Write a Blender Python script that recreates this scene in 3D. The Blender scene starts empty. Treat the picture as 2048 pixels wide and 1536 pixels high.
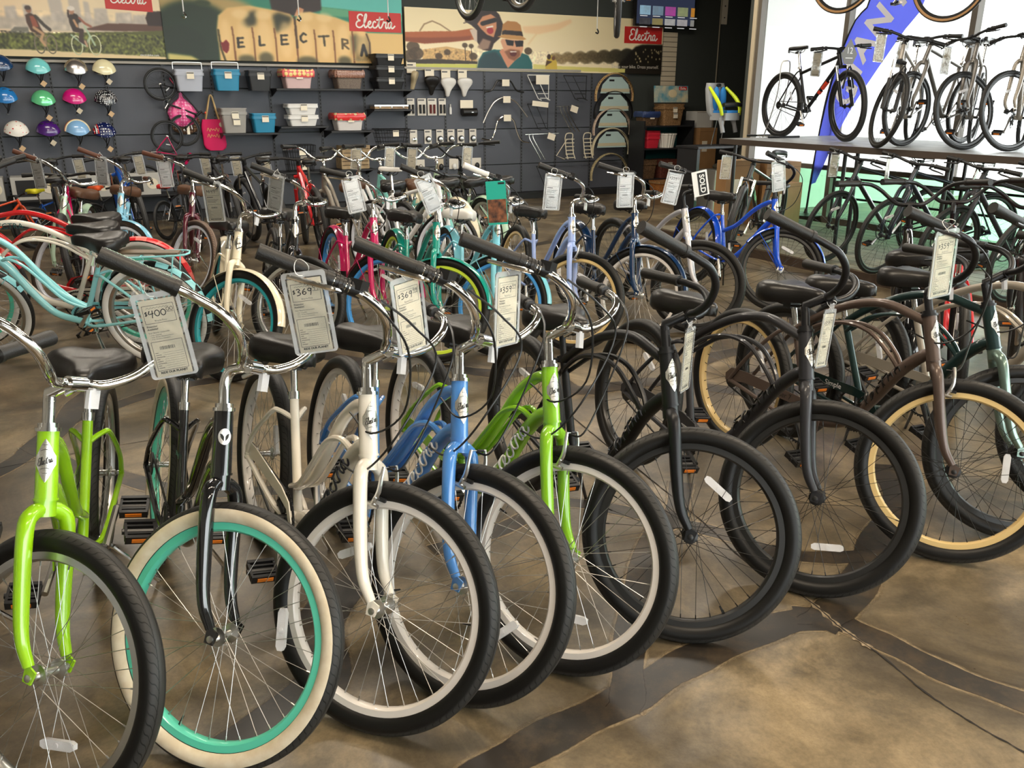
import bpy, math, random
import numpy as np
from mathutils import Matrix, Vector
random.seed(7)
S = bpy.context.scene
C = S.collection
PI = math.pi
R_ = math.radians

# ---------------------------------------------------------------- camera, world, light, exposure
cd = bpy.data.cameras.new('camera')
cam = bpy.data.objects.new('camera', cd)
C.objects.link(cam)
cd.sensor_width = 36.0
cd.lens = 36.0 * 1692.6 / 2048.0
cd.clip_start = 0.02
cam.matrix_world = Matrix.Translation((0, 0, 1.611)) @ Matrix.Rotation(PI/2 - R_(18.746), 4, 'X') @ Matrix.Rotation(R_(.14), 4, 'Z')
S.camera = cam
S.view_settings.view_transform = 'Standard'
S.view_settings.look = 'None'
S.view_settings.exposure = 0.3
S.view_settings.gamma = 1.0
S.view_settings.use_curve_mapping = False
W = bpy.data.worlds.new('daylight')
S.world = W
W.use_nodes = True
wn = W.node_tree.nodes
wn['Background'].inputs[0].default_value = (0.95, 0.975, 1.0, 1)
wn['Background'].inputs[1].default_value = 7.5

# room frame: X along the back wall, Y into the back wall, Z up
ROOM = Matrix(((.883, -.469, 0, .64), (.469, .883, 0, 14.8), (0, 0, 1, 0), (0, 0, 0, 1)))
CEIL = 4.3

def area_light(name, loc, sx, sy, power, color, parent=None, mx=None):
    l = bpy.data.lights.new(name, 'AREA')
    l.shape = 'RECTANGLE'; l.size = sx; l.size_y = sy; l.energy = power; l.color = color
    o = bpy.data.objects.new(name, l); C.objects.link(o)
    o.parent = parent
    o.matrix_basis = (mx or Matrix()) @ Matrix.Translation(loc)
    return o

# ---------------------------------------------------------------- materials
MATS = {}
def mat(name, col, rough=.5, metal=0., coat=0., spec=.5, alpha=1., trans=0., emit=None, estr=0., noise=None, bump=None, ior=1.45):
    if name in MATS: return MATS[name]
    m = bpy.data.materials.new(name); m.use_nodes = True
    nt = m.node_tree; b = nt.nodes['Principled BSDF']
    b.inputs['Base Color'].default_value = (*col, 1)
    b.inputs['Roughness'].default_value = rough
    b.inputs['Metallic'].default_value = metal
    b.inputs['Coat Weight'].default_value = coat
    b.inputs['Coat Roughness'].default_value = .06
    b.inputs['Specular IOR Level'].default_value = spec
    b.inputs['Transmission Weight'].default_value = trans
    b.inputs['Alpha'].default_value = alpha
    b.inputs['IOR'].default_value = ior
    if emit:
        b.inputs['Emission Color'].default_value = (*emit, 1); b.inputs['Emission Strength'].default_value = estr
    if noise or bump:
        tc = nt.nodes.new('ShaderNodeTexCoord')
        nz = nt.nodes.new('ShaderNodeTexNoise')
        nz.inputs['Scale'].default_value = (noise or bump)[0]; nz.inputs['Detail'].default_value = 4
        nt.links.new(tc.outputs['Object'], nz.inputs['Vector'])
        if noise:
            mr = nt.nodes.new('ShaderNodeMixRGB')
            mr.inputs[1].default_value = (*col, 1); mr.inputs[2].default_value = (*noise[1], 1)
            rp = nt.nodes.new('ShaderNodeMapRange'); rp.inputs[1].default_value = .35; rp.inputs[2].default_value = .65
            nt.links.new(nz.outputs['Fac'], rp.inputs[0]); nt.links.new(rp.outputs[0], mr.inputs[0])
            nt.links.new(mr.outputs[0], b.inputs['Base Color'])
        if bump:
            bp = nt.nodes.new('ShaderNodeBump'); bp.inputs['Strength'].default_value = bump[1]; bp.inputs['Distance'].default_value = .003
            nt.links.new(nz.outputs['Fac'], bp.inputs['Height']); nt.links.new(bp.outputs[0], b.inputs['Normal'])
    MATS[name] = m
    return m

def lin(r, g, b):
    f = lambda c: (c/255/12.92) if c/255 <= .04045 else ((c/255+.055)/1.055)**2.4
    return (f(r), f(g), f(b))

def paint(name, rgb, rough=.25, coat=.8, metal=0.):
    return mat('paint_'+name, lin(*rgb), rough, metal, coat)

chrome = mat('chrome', (.78, .77, .75), .1, 1.)
alloy = mat('brushed_alloy', (.62, .61, .59), .3, 1.)
steel_dark = mat('dark_steel', (.05, .05, .05), .35, .8)
black = mat('satin_black', (.012, .012, .013), .38)
gloss_black = mat('gloss_black', (.008, .008, .009), .12, 0, 1.)
matte_black = mat('matte_black_paint', (.0085, .0088, .0105), .38, .2)
grip_rub = mat('grip_rubber', (.010, .009, .008), .5, bump=(260, .25))
brown_grip = mat('brown_grip', (.10, .035, .018), .55)
leather = mat('black_vinyl', (.009, .008, .0075), .36, bump=(180, .12))
brown_leather = mat('brown_vinyl', (.10, .045, .022), .45)
white_vinyl = mat('white_vinyl', (.72, .70, .66), .4)
amber = mat('amber_reflector', (.75, .2, .02), .25)
red_refl = mat('red_reflector', (.55, .01, .01), .2)
clear_plastic = mat('clear_reflector', (.82, .82, .84), .12, 0, .5, alpha=.68, bump=(400, .4))
white_plastic = mat('white_plastic', (.75, .75, .73), .35)
paper = mat('tag_paper', lin(232, 222, 200), .6)
ink = mat('black_ink', (.012, .012, .012), .6)
grey_ink = mat('grey_ink', (.12, .12, .12), .7)
cable_m = mat('cable_black', (.012, .012, .012), .35)
spoke_steel = mat('spoke_steel', (.42, .41, .39), .38, 1.)
spoke_black = mat('spoke_black', (.02, .02, .02), .35, .3)
cream_wall = mat('cream_sidewall', lin(226, 214, 190), .6, noise=(30, lin(214, 198, 170)))
white_wall = mat('white_sidewall', lin(222, 220, 216), .55)
tan_wall = mat('tan_sidewall', lin(168, 128, 84), .6)

def rubber(name, col=(.0065, .0063, .006), nrep=90., depth=.8):
    m = bpy.data.materials.new(name); m.use_nodes = True
    nt = m.node_tree; b = nt.nodes['Principled BSDF']; L = nt.links
    b.inputs['Base Color'].default_value = (*col, 1); b.inputs['Roughness'].default_value = .46; b.inputs['Specular IOR Level'].default_value = .28
    uv = nt.nodes.new('ShaderNodeUVMap'); sp = nt.nodes.new('ShaderNodeSeparateXYZ'); L.new(uv.outputs[0], sp.inputs[0])
    def M(op, a, bb=None, c=None):
        n = nt.nodes.new('ShaderNodeMath'); n.operation = op
        for i, v in enumerate((a, bb, c)):
            if v is None: continue
            if isinstance(v, (int, float)): n.inputs[i].default_value = v
            else: L.new(v, n.inputs[i])
        return n.outputs[0]
    av = M('ABSOLUTE', sp.outputs[1])
    wob = M('MULTIPLY', M('SINE', M('MULTIPLY', av, 26.)), .16)
    u = M('FRACT', M('ADD', M('ADD', M('MULTIPLY', sp.outputs[0], nrep), M('MULTIPLY', av, -5.2)), wob))
    g1 = M('LESS_THAN', u, .16)
    band = M('MULTIPLY', M('GREATER_THAN', av, .08), M('LESS_THAN', av, .36))
    line = M('LESS_THAN', M('ABSOLUTE', M('SUBTRACT', av, .10)), .012)
    line2 = M('LESS_THAN', M('ABSOLUTE', M('SUBTRACT', av, .80)), .014)
    h = M('SUBTRACT', 1., M('MINIMUM', 1., M('ADD', M('MULTIPLY', g1, band), M('ADD', line, line2))))
    bp = nt.nodes.new('ShaderNodeBump'); bp.inputs['Strength'].default_value = depth; bp.inputs['Distance'].default_value = .004
    L.new(h, bp.inputs['Height']); L.new(bp.outputs[0], b.inputs['Normal'])
    tread = nt.nodes.new('ShaderNodeMapRange'); tread.inputs[1].default_value = .38; tread.inputs[2].default_value = .31; L.new(av, tread.inputs[0])
    cmix = nt.nodes.new('ShaderNodeMixRGB'); cmix.inputs[1].default_value = (*col, 1); cmix.inputs[2].default_value = (*[c*4.2 for c in col], 1); L.new(M('MULTIPLY', tread.outputs[0], h), cmix.inputs[0]); L.new(cmix.outputs[0], b.inputs['Base Color'])  # groove shade plus grey tread sheen and dust go into the base colour
    return m
rub = rubber('tire_rubber')
rub_brown = rubber('brown_tire_rubber', (.045, .03, .022))
rub_knob = rubber('knobby_rubber', (.012, .012, .012), 120., 1.)

# ---------------------------------------------------------------- mesh builder
def catmull(P, n=6):
    P = [Vector(p) for p in P]
    if len(P) < 3: return P
    Q = [P[0]*2-P[1]] + P + [P[-1]*2-P[-2]]
    out = []
    for i in range(1, len(Q)-2):
        a, b, c, d = Q[i-1], Q[i], Q[i+1], Q[i+2]
        for k in range(n):
            t = k/n
            out.append(.5*((2*b) + (c-a)*t + (2*a-5*b+4*c-d)*t*t + (3*b-a-3*c+d)*t**3))
    out.append(P[-1])
    return out

def frames(P, closed=False):
    n = len(P); T = []
    for i in range(n):
        a = P[(i-1) % n] if (closed or i > 0) else P[i]
        b = P[(i+1) % n] if (closed or i < n-1) else P[i]
        t = (b-a); T.append(t.normalized() if t.length > 1e-9 else Vector((0, 0, 1)))
    up = Vector((0, 0, 1)) if abs(T[0].z) < .9 else Vector((1, 0, 0))
    N = (up - T[0]*up.dot(T[0])).normalized(); out = []
    for t in T:
        N = (N - t*N.dot(t))
        N = N.normalized() if N.length > 1e-6 else t.orthogonal().normalized()
        out.append((t, N, t.cross(N)))
    return out

class MB:
    def __init__(s): s.v = []; s.f = []; s.m = []; s.uv = None
    def add(s, V, F, m=0):
        o = len(s.v); s.v += [tuple(v) for v in V]
        s.f += [tuple(i+o for i in f) for f in F]; s.m += [m]*len(F)
        return s
    def tube(s, P, r, n=10, cap=True, m=0, closed=False, sm=0):
        P = catmull(P, sm) if sm else [Vector(p) for p in P]
        k = len(P)
        if isinstance(r, (int, float)): rr = [r]*k
        else: rr = list(np.interp(np.linspace(0, 1, k), np.linspace(0, 1, len(r)), r))
        V = []; F = []
        for p, (t, N, B), q in zip(P, frames(P, closed), rr):
            for j in range(n):
                a = 2*PI*j/n
                V.append(p + N*(math.cos(a)*q) + B*(math.sin(a)*q))
        for i in range(k if closed else k-1):
            i2 = (i+1) % k
            for j in range(n):
                F.append((i*n+j, i*n+(j+1) % n, i2*n+(j+1) % n, i2*n+j))
        if cap and not closed:
            F.append(tuple(range(n))[::-1]); F.append(tuple((k-1)*n+j for j in range(n)))
        return s.add(V, F, m)
    def box(s, c, d, mx=None, m=0):
        c = Vector(c); x, y, z = d[0]/2, d[1]/2, d[2]/2
        V = [Vector(p) for p in ((-x,-y,-z),(x,-y,-z),(x,y,-z),(-x,y,-z),(-x,-y,z),(x,-y,z),(x,y,z),(-x,y,z))]
        if mx is not None: V = [mx @ v for v in V]
        return s.add([v+c for v in V], [(3,2,1,0),(4,5,6,7),(0,1,5,4),(1,2,6,5),(2,3,7,6),(3,0,4,7)], m)
    def lathe(s, prof, n=24, mx=None, m=0, closed=False):
        """prof: list of (r, h) around local Z"""
        V = []; F = []; k = len(prof)
        for r, h in prof:
            for j in range(n):
                a = 2*PI*j/n; v = Vector((r*math.cos(a), r*math.sin(a), h))
                V.append(mx @ v if mx is not None else v)
        for i in range(k if closed else k-1):
            i2 = (i+1) % k
            for j in range(n): F.append((i*n+j, i*n+(j+1) % n, i2*n+(j+1) % n, i2*n+j))
        if not closed:
            if prof[0][0] > 1e-5: F.append(tuple(range(n))[::-1])
            if prof[-1][0] > 1e-5: F.append(tuple((k-1)*n+j for j in range(n)))
        return s.add(V, F, m)
    def prism(s, poly, h, mx=None, m=0):
        """poly in XY, extruded h along Z (centred)"""
        n = len(poly); V = [Vector((x, y, -h/2)) for x, y in poly] + [Vector((x, y, h/2)) for x, y in poly]
        if mx is not None: V = [mx @ v for v in V]
        F = [tuple(range(n))[::-1], tuple(range(n, 2*n))] + [(i, (i+1) % n, n+(i+1) % n, n+i) for i in range(n)]
        return s.add(V, F, m)
    def loft(s, rings, m=0, cap=True):
        n = len(rings[0]); V = [p for r in rings for p in r]; F = []
        for i in range(len(rings)-1):
            for j in range(n): F.append((i*n+j, i*n+(j+1) % n, (i+1)*n+(j+1) % n, (i+1)*n+j))
        if cap: F.append(tuple(range(n))[::-1]); F.append(tuple((len(rings)-1)*n+j for j in range(n)))
        return s.add(V, F, m)
    def ball(s, c, r, n=12, k=8, mx=None, m=0):
        rx, ry, rz = (r, r, r) if isinstance(r, (int, float)) else r
        c = Vector(c); V = []; F = []
        for i in range(k+1):
            t = PI*i/k
            for j in range(n):
                a = 2*PI*j/n; v = Vector((rx*math.sin(t)*math.cos(a), ry*math.sin(t)*math.sin(a), rz*math.cos(t)))
                V.append(c + (mx @ v if mx is not None else v))
        for i in range(k):
            for j in range(n): F.append((i*n+j, (i+1)*n+j, (i+1)*n+(j+1) % n, i*n+(j+1) % n))
        return s.add(V, F, m)
    def ribbon(s, P, w, z=0., mx=None, m=0):
        """flat stroke in XY plane"""
        P = [Vector((p[0], p[1])) for p in P]; V = []; F = []
        for i, p in enumerate(P):
            a = P[max(i-1, 0)]; b = P[min(i+1, len(P)-1)]; d = b-a
            d = d.normalized() if d.length > 1e-9 else Vector((1, 0)); q = Vector((-d.y, d.x))*w/2
            for u in (p+q, p-q):
                v = Vector((u.x, u.y, z)); V.append(mx @ v if mx is not None else v)
        for i in range(len(P)-1): F.append((2*i, 2*i+1, 2*i+3, 2*i+2))
        return s.add(V, F, m)
    def mesh(s, name, ang=40, smooth=True):
        me = bpy.data.meshes.new(name)
        me.from_pydata(s.v, [], s.f); 
        k = max(s.m, default=0)
        for i in range(k+1): me.materials.append(None)
        if k: me.polygons.foreach_set('material_index', s.m)
        if s.uv is not None:
            l = me.uv_layers.new(name='UVMap'); l.data.foreach_set('uv', np.asarray(s.uv, np.float32).ravel())
        if smooth:
            me.polygons.foreach_set('use_smooth', [True]*len(s.f))
            try: me.set_sharp_from_angle(angle=R_(ang))
            except Exception: pass
        me.update()
        return me

CACHE = {}
def cached(key, fn, ang=40):
    if key not in CACHE:
        mb = MB(); fn(mb); CACHE[key] = mb.mesh(str(key) if isinstance(key, str) else str(key[0]), ang)
    return CACHE[key]

def obj(name, me, mats, parent=None, mx=None, label=None):
    if isinstance(me, MB): me = me.mesh(name)
    o = bpy.data.objects.new(name, me); C.objects.link(o)
    if not isinstance(mats, (list, tuple)): mats = [mats]
    for i, sl in enumerate(o.material_slots):
        sl.link = 'OBJECT'; sl.material = mats[min(i, len(mats)-1)]
    if parent is not None: o.parent = parent
    if mx is not None: o.matrix_basis = mx
    if label: o['label'] = label
    return o

def tag(o, label, cat, group=None, kind=None):
    o['label'] = label; o['category'] = cat
    if group: o['group'] = group
    if kind: o['kind'] = kind
    return o

def thing(name, label, cat, mx, group=None):
    o = bpy.data.objects.new(name, None); C.objects.link(o)
    o.empty_display_size = .05; o.matrix_basis = mx
    return tag(o, label, cat, group)

def struct(name, mb, m, label=None):
    o = obj(name, mb, m, None, ROOM if name != 'floor' else None); o['kind'] = 'structure'
    if label: o['label'] = label
    return o

def T3(x, y, z): return Matrix.Translation((x, y, z))
def RX(a): return Matrix.Rotation(a, 4, 'X')
def RY(a): return Matrix.Rotation(a, 4, 'Y')
def RZ(a): return Matrix.Rotation(a, 4, 'Z')
def SC(x, y=None, z=None): return Matrix.Diagonal((x, x if y is None else y, x if z is None else z, 1))
UPRIGHT = RX(PI/2)      # XY drawing -> standing in XZ, facing -Y

def text_mb(mb, body, size, mx, m=0, align='CENTER', space=1.0, bold=0.):
    cu = bpy.data.curves.new('t', 'FONT'); cu.body = body; cu.size = size; cu.align_x = align; cu.align_y = 'CENTER'
    cu.space_character = space; cu.resolution_u = 3; cu.offset = bold
    o = bpy.data.objects.new('t', cu); me = bpy.data.meshes.new_from_object(o)
    mb.add([mx @ v.co for v in me.vertices], [tuple(p.vertices) for p in me.polygons], m)
    bpy.data.objects.remove(o); bpy.data.curves.remove(cu); bpy.data.meshes.remove(me)

SCRIPT = [[(1.25,1.7),(1.05,1.95),(.6,1.9),(.38,1.55),(.5,1.18),(.85,1.02)],[(.85,1.02),(.42,.95),(.12,.62),(.15,.22),(.48,.0),(.9,.06),(1.3,.4),(1.65,1.0),(1.9,1.7),(1.87,2.02),(1.68,1.9),(1.5,1.2),(1.45,.5),(1.55,.08),(1.75,.05),(2.0,.3),(2.4,.55),(2.6,.85),(2.45,1.0),(2.2,.8),(2.1,.4),(2.25,.05),(2.6,.05),(2.9,.35)],
 [(3.45,.78),(3.3,.98),(3.05,.85),(2.9,.4),(3.05,.05),(3.4,.05),(3.75,.4),(4.1,1.2),(4.2,1.75)],[(4.2,1.75),(4.0,.9),(3.95,.3),(4.1,.03),(4.35,.1),(4.6,.5),(4.85,1.05)],[(3.55,1.22),(4.8,1.38)],
 [(4.85,1.05),(4.92,.85),(5.1,.92),(5.25,.85),(5.15,.5),(5.15,.1),(5.3,.02),(5.55,.25)],[(6.2,.85),(5.95,1.0),(5.65,.75),(5.55,.3),(5.7,.02),(5.95,.2),(6.2,.9)],[(6.2,.9),(6.1,.3),(6.2,.03),(6.45,.1),(6.8,.45)]]
def script_word(mb, width, mx, m=0, stroke=.24):
    k = width/6.8
    for st in SCRIPT:
        P = catmull([(x, y, 0) for x, y in st], 4)
        mb.ribbon([((p.x-3.4)*k, (p.y-.9)*k) for p in P], stroke*k, 0, mx, m)

HAND = {'0':[[(.5,1),(.15,.75),(.1,.3),(.4,0),(.75,.2),(.8,.7),(.5,1)]],'4':[[(.3,1),(.1,.45),(.85,.5)],[(.75,1),(.55,-.25)]],'3':[[(.1,.9),(.5,1),(.7,.75),(.35,.5),(.75,.3),(.6,0),(.1,-.1)]],
 '6':[[(.65,1),(.25,.6),(.15,.2),(.45,0),(.75,.25),(.5,.5),(.18,.3)]],'9':[[(.7,.8),(.4,1),(.15,.75),(.35,.5),(.7,.7),(.7,1)],[(.7,1),(.65,.4),(.5,-.2)]],'5':[[(.8,1),(.3,.95),(.22,.6),(.6,.6),(.75,.3),(.5,0),(.1,.0)]],
 '$':[[(.75,.85),(.4,.95),(.2,.7),(.6,.45),(.65,.15),(.3,.05),(.1,.2)],[(.5,1.15),(.35,-.15)]],'.':[[(.2,.1),(.35,.1)]],'-':[[(.1,.5),(.6,.5)]],'1':[[(.4,1),(.4,0)]],'7':[[(.1,1),(.7,1),(.35,0)]],'8':[[(.6,.9),(.3,1),(.2,.75),(.7,.3),(.4,0),(.15,.3),(.65,.8)]]}
def hand(mb, body, size, x, y, mx, m=0, w=.13):
    for ch in body:
        k = size
        if ch == '$': k = size*.6
        for st in HAND.get(ch, []):
            P = catmull([(a, b, 0) for a, b in st], 4)
            mb.ribbon([(x+p.x*k, y+p.y*k+(size-k)*.6) for p in P], w*size*(.8 if k < size else 1), 0, mx, m)
        x += k*(.55 if ch == '.' else .95)
    return x
# ---------------------------------------------------------------- bicycles
HA = R_(69)
GEO = {
 'C': dict(R=.337, tr=.0285, W=1.152, ht=(.921, .859), hbz=.704, bb=(.455, .285), st=(.285, .665), sad=(.25, .742), cl=(.035, .136), hr=.0245),
 'H': dict(R=.35, tr=.0195, W=1.07, ht=(.875, .93), hbz=.80, bb=(.44, .28), st=(.265, .80), sad=(.225, .935), cl=(.075, .06), hr=.021),
 'M': dict(R=.37, tr=.029, W=1.12, ht=(.89, .90), hbz=.79, bb=(.44, .31), st=(.265, .78), sad=(.215, .93), cl=(.06, .05), hr=.023),
}
BARS = {  # right half, relative to the clamp; last two points are the grip
 'cruiser': [(0,0,0),(0,-.045,0),(.016,-.08,.008),(.04,-.125,.04),(.042,-.175,.085),(.014,-.225,.118),(-.03,-.262,.130),(-.07,-.292,.136),(-.195,-.405,.147)],
 'townie': [(0,0,0),(0,-.045,0),(.012,-.08,.006),(.03,-.125,.03),(.03,-.175,.056),(.002,-.225,.07),(-.045,-.262,.074),(-.085,-.292,.074),(-.21,-.39,.068)],
 'flat': [(0,0,0),(0,-.05,0),(.002,-.10,.008),(-.004,-.17,.016),(-.012,-.215,.016),(-.035,-.335,.012)],
}
def hbx(g): return g['ht'][0] + (g['ht'][1]-g['hbz'])*math.cos(HA)/math.sin(HA)

def tire_mesh(R, tr, hi):
    nu, nv = (96, 14) if hi else (48, 8)
    mb = MB(); uv = []
    for i in range(nu):
        a = 2*PI*i/nu
        for j in range(nv):
            b = 2*PI*(j+.5)/nv
            rr = R-tr + tr*math.cos(b); mb.v.append((rr*math.cos(a), tr*1.02*math.sin(b), rr*math.sin(a)))
    for i in range(nu):
        for j in range(nv):
            i2, j2 = (i+1) % nu, (j+1) % nv
            mb.f.append((i*nv+j, i*nv+j2, i2*nv+j2, i2*nv+j))
            bm = 2*PI*(j+1)/nv
            d = abs(((bm+PI) % (2*PI))-PI)
            mb.m.append(1 if R_(68) < d < R_(142) else 0)
            v0 = ((2*PI*(j+.5)/nv+PI) % (2*PI)-PI)/PI*1.0; v1 = v0+2/nv
            u0, u1 = i/nu, (i+1)/nu
            uv += [(u0, v0), (u0, v1), (u1, v1), (u1, v0)]
    mb.uv = uv
    return mb.mesh('tire', 80)

def rim_fn(R, tr, hi):
    ro = R-2*tr+.008; ri = ro-.026; w = .016 if tr > .024 else .012
    prof = [(ro, -w), (ri+.006, -w), (ri, -w*.55), (ri, w*.55), (ri+.006, w), (ro, w)]
    return lambda mb: mb.lathe(prof, 72 if hi else 40, RX(PI/2), 0, True)

def spokes_fn(R, tr, hi, thick):
    ri = R-2*tr-.017; n = 36 if hi else 24
    def fn(mb):
        for i in range(n):
            a = 2*PI*(i+.5)/n; s = 1 if i % 2 else -1; tw = R_(62)*(1 if (i//2) % 2 else -1)
            h = a+tw; p = (.023*math.cos(h), s*.028, .023*math.sin(h)); q = (ri*math.cos(a), s*.002, ri*math.sin(a))
            mb.tube([p, q], thick, 3 if not hi else 4, False)
            if hi:
                d = Vector(q)-Vector(p); q0 = Vector(q)-d.normalized()*.013
                mb.tube([q0, q], .0021, 5, False)
    return fn
def hub_fn(mb):
    m = RX(PI/2)
    mb.lathe([(.004,-.062),(.009,-.060),(.009,-.052),(.005,-.05),(.012,-.045),(.012,-.034),(.025,-.031),(.025,-.026),(.011,-.02),(.010,.02),(.025,.026),(.025,.031),(.012,.034),(.012,.045),(.005,.05),(.009,.052),(.009,.06),(.004,.062)], 14, m)
def wheel_reflector(mb):
    L, w, t = .052, .0115, .006
    pts = [(-L,-w*.55),(-L*.8,-w),(L*.8,-w),(L,-w*.55),(L,w*.55),(L*.8,w),(-L*.8,w),(-L,w*.55)]
    mb.prism(pts, t*2, RX(PI/2))
    mb.lathe([(.004,-.009),(.006,-.009),(.006,.009)], 8, RX(PI/2))
def valve_fn(mb): mb.tube([(0,0,0),(0,0,-.032)], [.0028,.0035,.0028], 6)

def frame_fn(style, g):
    R = g['R']; bb = Vector((g['bb'][0], 0, g['bb'][1])); st = Vector((g['st'][0], 0, g['st'][1])); W = g['W']
    ht = Vector((g['ht'][0], 0, g['ht'][1])); hb = Vector((hbx(g), 0, g['hbz']))
    ax = Vector((0, 0, R))
    def fn(mb):
        mb.tube([hb, ht], [g['hr']+.0015, g['hr'], g['hr']], 14)
        mb.tube([hb, hb+(ht-hb).normalized()*.006], g['hr']+.004, 14)
        mb.tube([bb, st], .0155, 12)
        mb.tube([bb+Vector((0,-.036,0)), bb+Vector((0,.036,0))], .022, 14)
        L = lambda p, q, t: p+(q-p)*t
        for s in (-1, 1):
            e = Vector((0, s*.066, R)); mb.tube([e-Vector((.0,0,.012)), e+Vector((.012,0,.014))], .009, 6)
            if style in ('step', 'ladies'):
                mb.tube([L(bb,st,.80)+Vector((0,s*.008,0)), L(bb,st,.80)+Vector((-.045,s*.04,.012)), L(bb,st,.8)+Vector((-.085,s*.056,-.005)), e+Vector((.06,0,.10)), e], .0088, 8, sm=5)
                mb.tube([bb+Vector((-.01,s*.02,.0)), bb+Vector((-.10,s*.05,-.005)), e], .0095, 8, sm=4)
            elif style in ('cantilever', 'sport'):
                mb.tube([L(bb,st,.97), L(bb,st,.9)+Vector((-.07,s*.045,.0)), e+Vector((.09,0,.13)), e], .009, 8, sm=5)
                mb.tube([bb+Vector((-.01,s*.02,.0)), bb+Vector((-.10,s*.05,-.005)), e], .0095, 8, sm=4)
            else:
                mb.tube([L(bb,st,.93), L(bb,st,.87)+Vector((-.05,s*.045,-.03)), e], .008, 8, sm=4)
                mb.tube([bb+Vector((-.01,s*.02,0)), bb+Vector((-.09,s*.045,0)), e], .0095, 8, sm=4)
        if style in ('ladies', 'step'):
            up = [L(hb,ht,.80), (.865,0,.812), (.765,0,.735), (.665,0,.60), (.565,0,.475), L(bb,st,.24)]
            mb.tube(up, [.0165,.0185,.0185,.0175,.016], 12, sm=5)
            dn = [L(hb,ht,.16), (.915,0,.705), (.835,0,.62), (.745,0,.48), (.63,0,.345), bb]
            mb.tube(dn, [.02,.0235,.0235,.022,.02], 12, sm=5)
            if style == 'ladies':
                for s in (-1, 1):
                    mb.tube([(.885,s*.006,.678), (.82,s*.022,.695), (.73,s*.03,.655), (.63,s*.032,.545), (.53,s*.032,.44), (.40,s*.018,.375)], .0095, 8, sm=5)
        elif style == 'sport':
            mb.tube([L(hb,ht,.84), (.86,0,.828), (.70,0,.745), (.52,0,.60), L(bb,st,.62)], [.017,.019,.0185,.0175], 12, sm=5)
            mb.tube([L(hb,ht,.16), (.86,0,.62), (.72,0,.46), (.58,0,.335), bb], [.021,.024,.0235,.021], 12, sm=5)
        elif style == 'cantilever':
            mb.tube([L(hb,ht,.82), (.86,0,.845), (.72,0,.862), (.56,0,.822), (.40,0,.735), L(bb,st,.97)], [.016,.018,.0175,.0165], 12, sm=5)
            mb.tube([L(hb,ht,.18), (.925,0,.705), (.845,0,.62), (.755,0,.48), (.64,0,.345), bb], [.02,.024,.0235,.022,.02], 12, sm=5)
            for s in (-1, 1):
                mb.tube([(.85,s*.008,.632), (.80,s*.02,.682), (.70,s*.026,.742), (.58,s*.027,.752), (.45,s*.027,.715), (.36,s*.022,.655), L(bb,st,.86)+Vector((0,s*.01,0))], .009, 8, sm=5)
        else:
            tt = .90 if style == 'diamond' else .86
            mb.tube([L(hb,ht,.78), L(bb,st,tt)], .017, 12); mb.tube([L(hb,ht,.22), bb], [.022,.021], 12)
    return fn

def fork_fn(g, sus):
    R, W = g['R'], g['W']; x0 = hbx(g); z0 = g['hbz']; k = math.cos(HA)/math.sin(HA)
    axx = lambda z: x0+(z0-z)*k
    def fn(mb):
        c = Vector((x0+.004, 0, z0-.004))
        mb.tube([(x0-.003,0,z0+.004), (x0+.012,0,z0-.036)], g['hr']+.001, 12)
        for s in (-1, 1):
            if sus:
                top = Vector((axx(z0-.02)+.02, s*.062, z0-.01)); bot = Vector((W-.008, s*.062, R+.004)); m = top+(bot-top)*.4
                mb.tube([top, m], .0155, 10, m=1); mb.tube([m-(bot-top)*.02, bot], [.021,.0205,.018], 12)
                mb.tube([(x0+.01,0,z0-.02), top+Vector((.0,0,-.015))], .018, 8)
            else:
                yw = .036+g['tr']*.8
                z1 = R+(z0-R)*.84; z2 = R+(z0-R)*.45; z3 = R+(z0-R)*.2
                mb.tube([(x0+.006,s*.004,z0-.018), (axx(z0-.02)+.004,s*yw*.62,z0-.026), (axx(z1)+.006,s*yw,z1), (axx(z2)+.002,s*yw,z2), (axx(z3)+.006,s*(yw-.002),z3), (W-.012,s*(yw-.006),R+.022)], [.018,.0195,.0195,.0185,.016,.013], 12, sm=5)
                mb.prism([(-.014,-.014),(.012,-.012),(.016,.02),(-.02,.03)], .005, T3(W,s*(yw-.004),R) @ RX(PI/2))
        if sus: mb.tube([(W-.01,-.062,R+.18),(W+.005,0,R+.40),(W-.01,.062,R+.18)], .01, 8, sm=4)
    return fn

def stem_fn(g, style):
    ht = Vector((g['ht'][0], 0, g['ht'][1])); a = Vector((-math.cos(HA), 0, math.sin(HA))); cl = ht+Vector((g['cl'][0], 0, g['cl'][1]))
    def fn(mb):
        mb.tube([ht, ht+a*.009], g['hr']+.0045, 16); mb.tube([ht+a*.009, ht+a*.02], g['hr']-.001, 14)
        if style == 'quill':
            mb.tube([ht+a*.01, ht+a*.088], .0145, 12); mb.tube([ht+a*.072, ht+a*.092, cl+Vector((-.016,0,-.006))], [.015,.0155,.0145], 10)
        elif style == 'goose':
            mb.tube([ht+a*.01, ht+a*.075, ht+a*.115+Vector((.02,0,0)), cl+Vector((-.012,0,-.004))], .0145, 12, sm=5)
        else:
            mb.tube([ht, ht+a*.05], .019, 12); mb.tube([ht+a*.034, cl], [.017,.015], 10)
        mb.tube([cl+Vector((0,-.024,0)), cl+Vector((0,.024,0))], .0178, 14)
        mb.tube([cl+Vector((.004,0,-.014)), cl+Vector((-.018,0,-.034))], .006, 8)
    return fn

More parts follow.
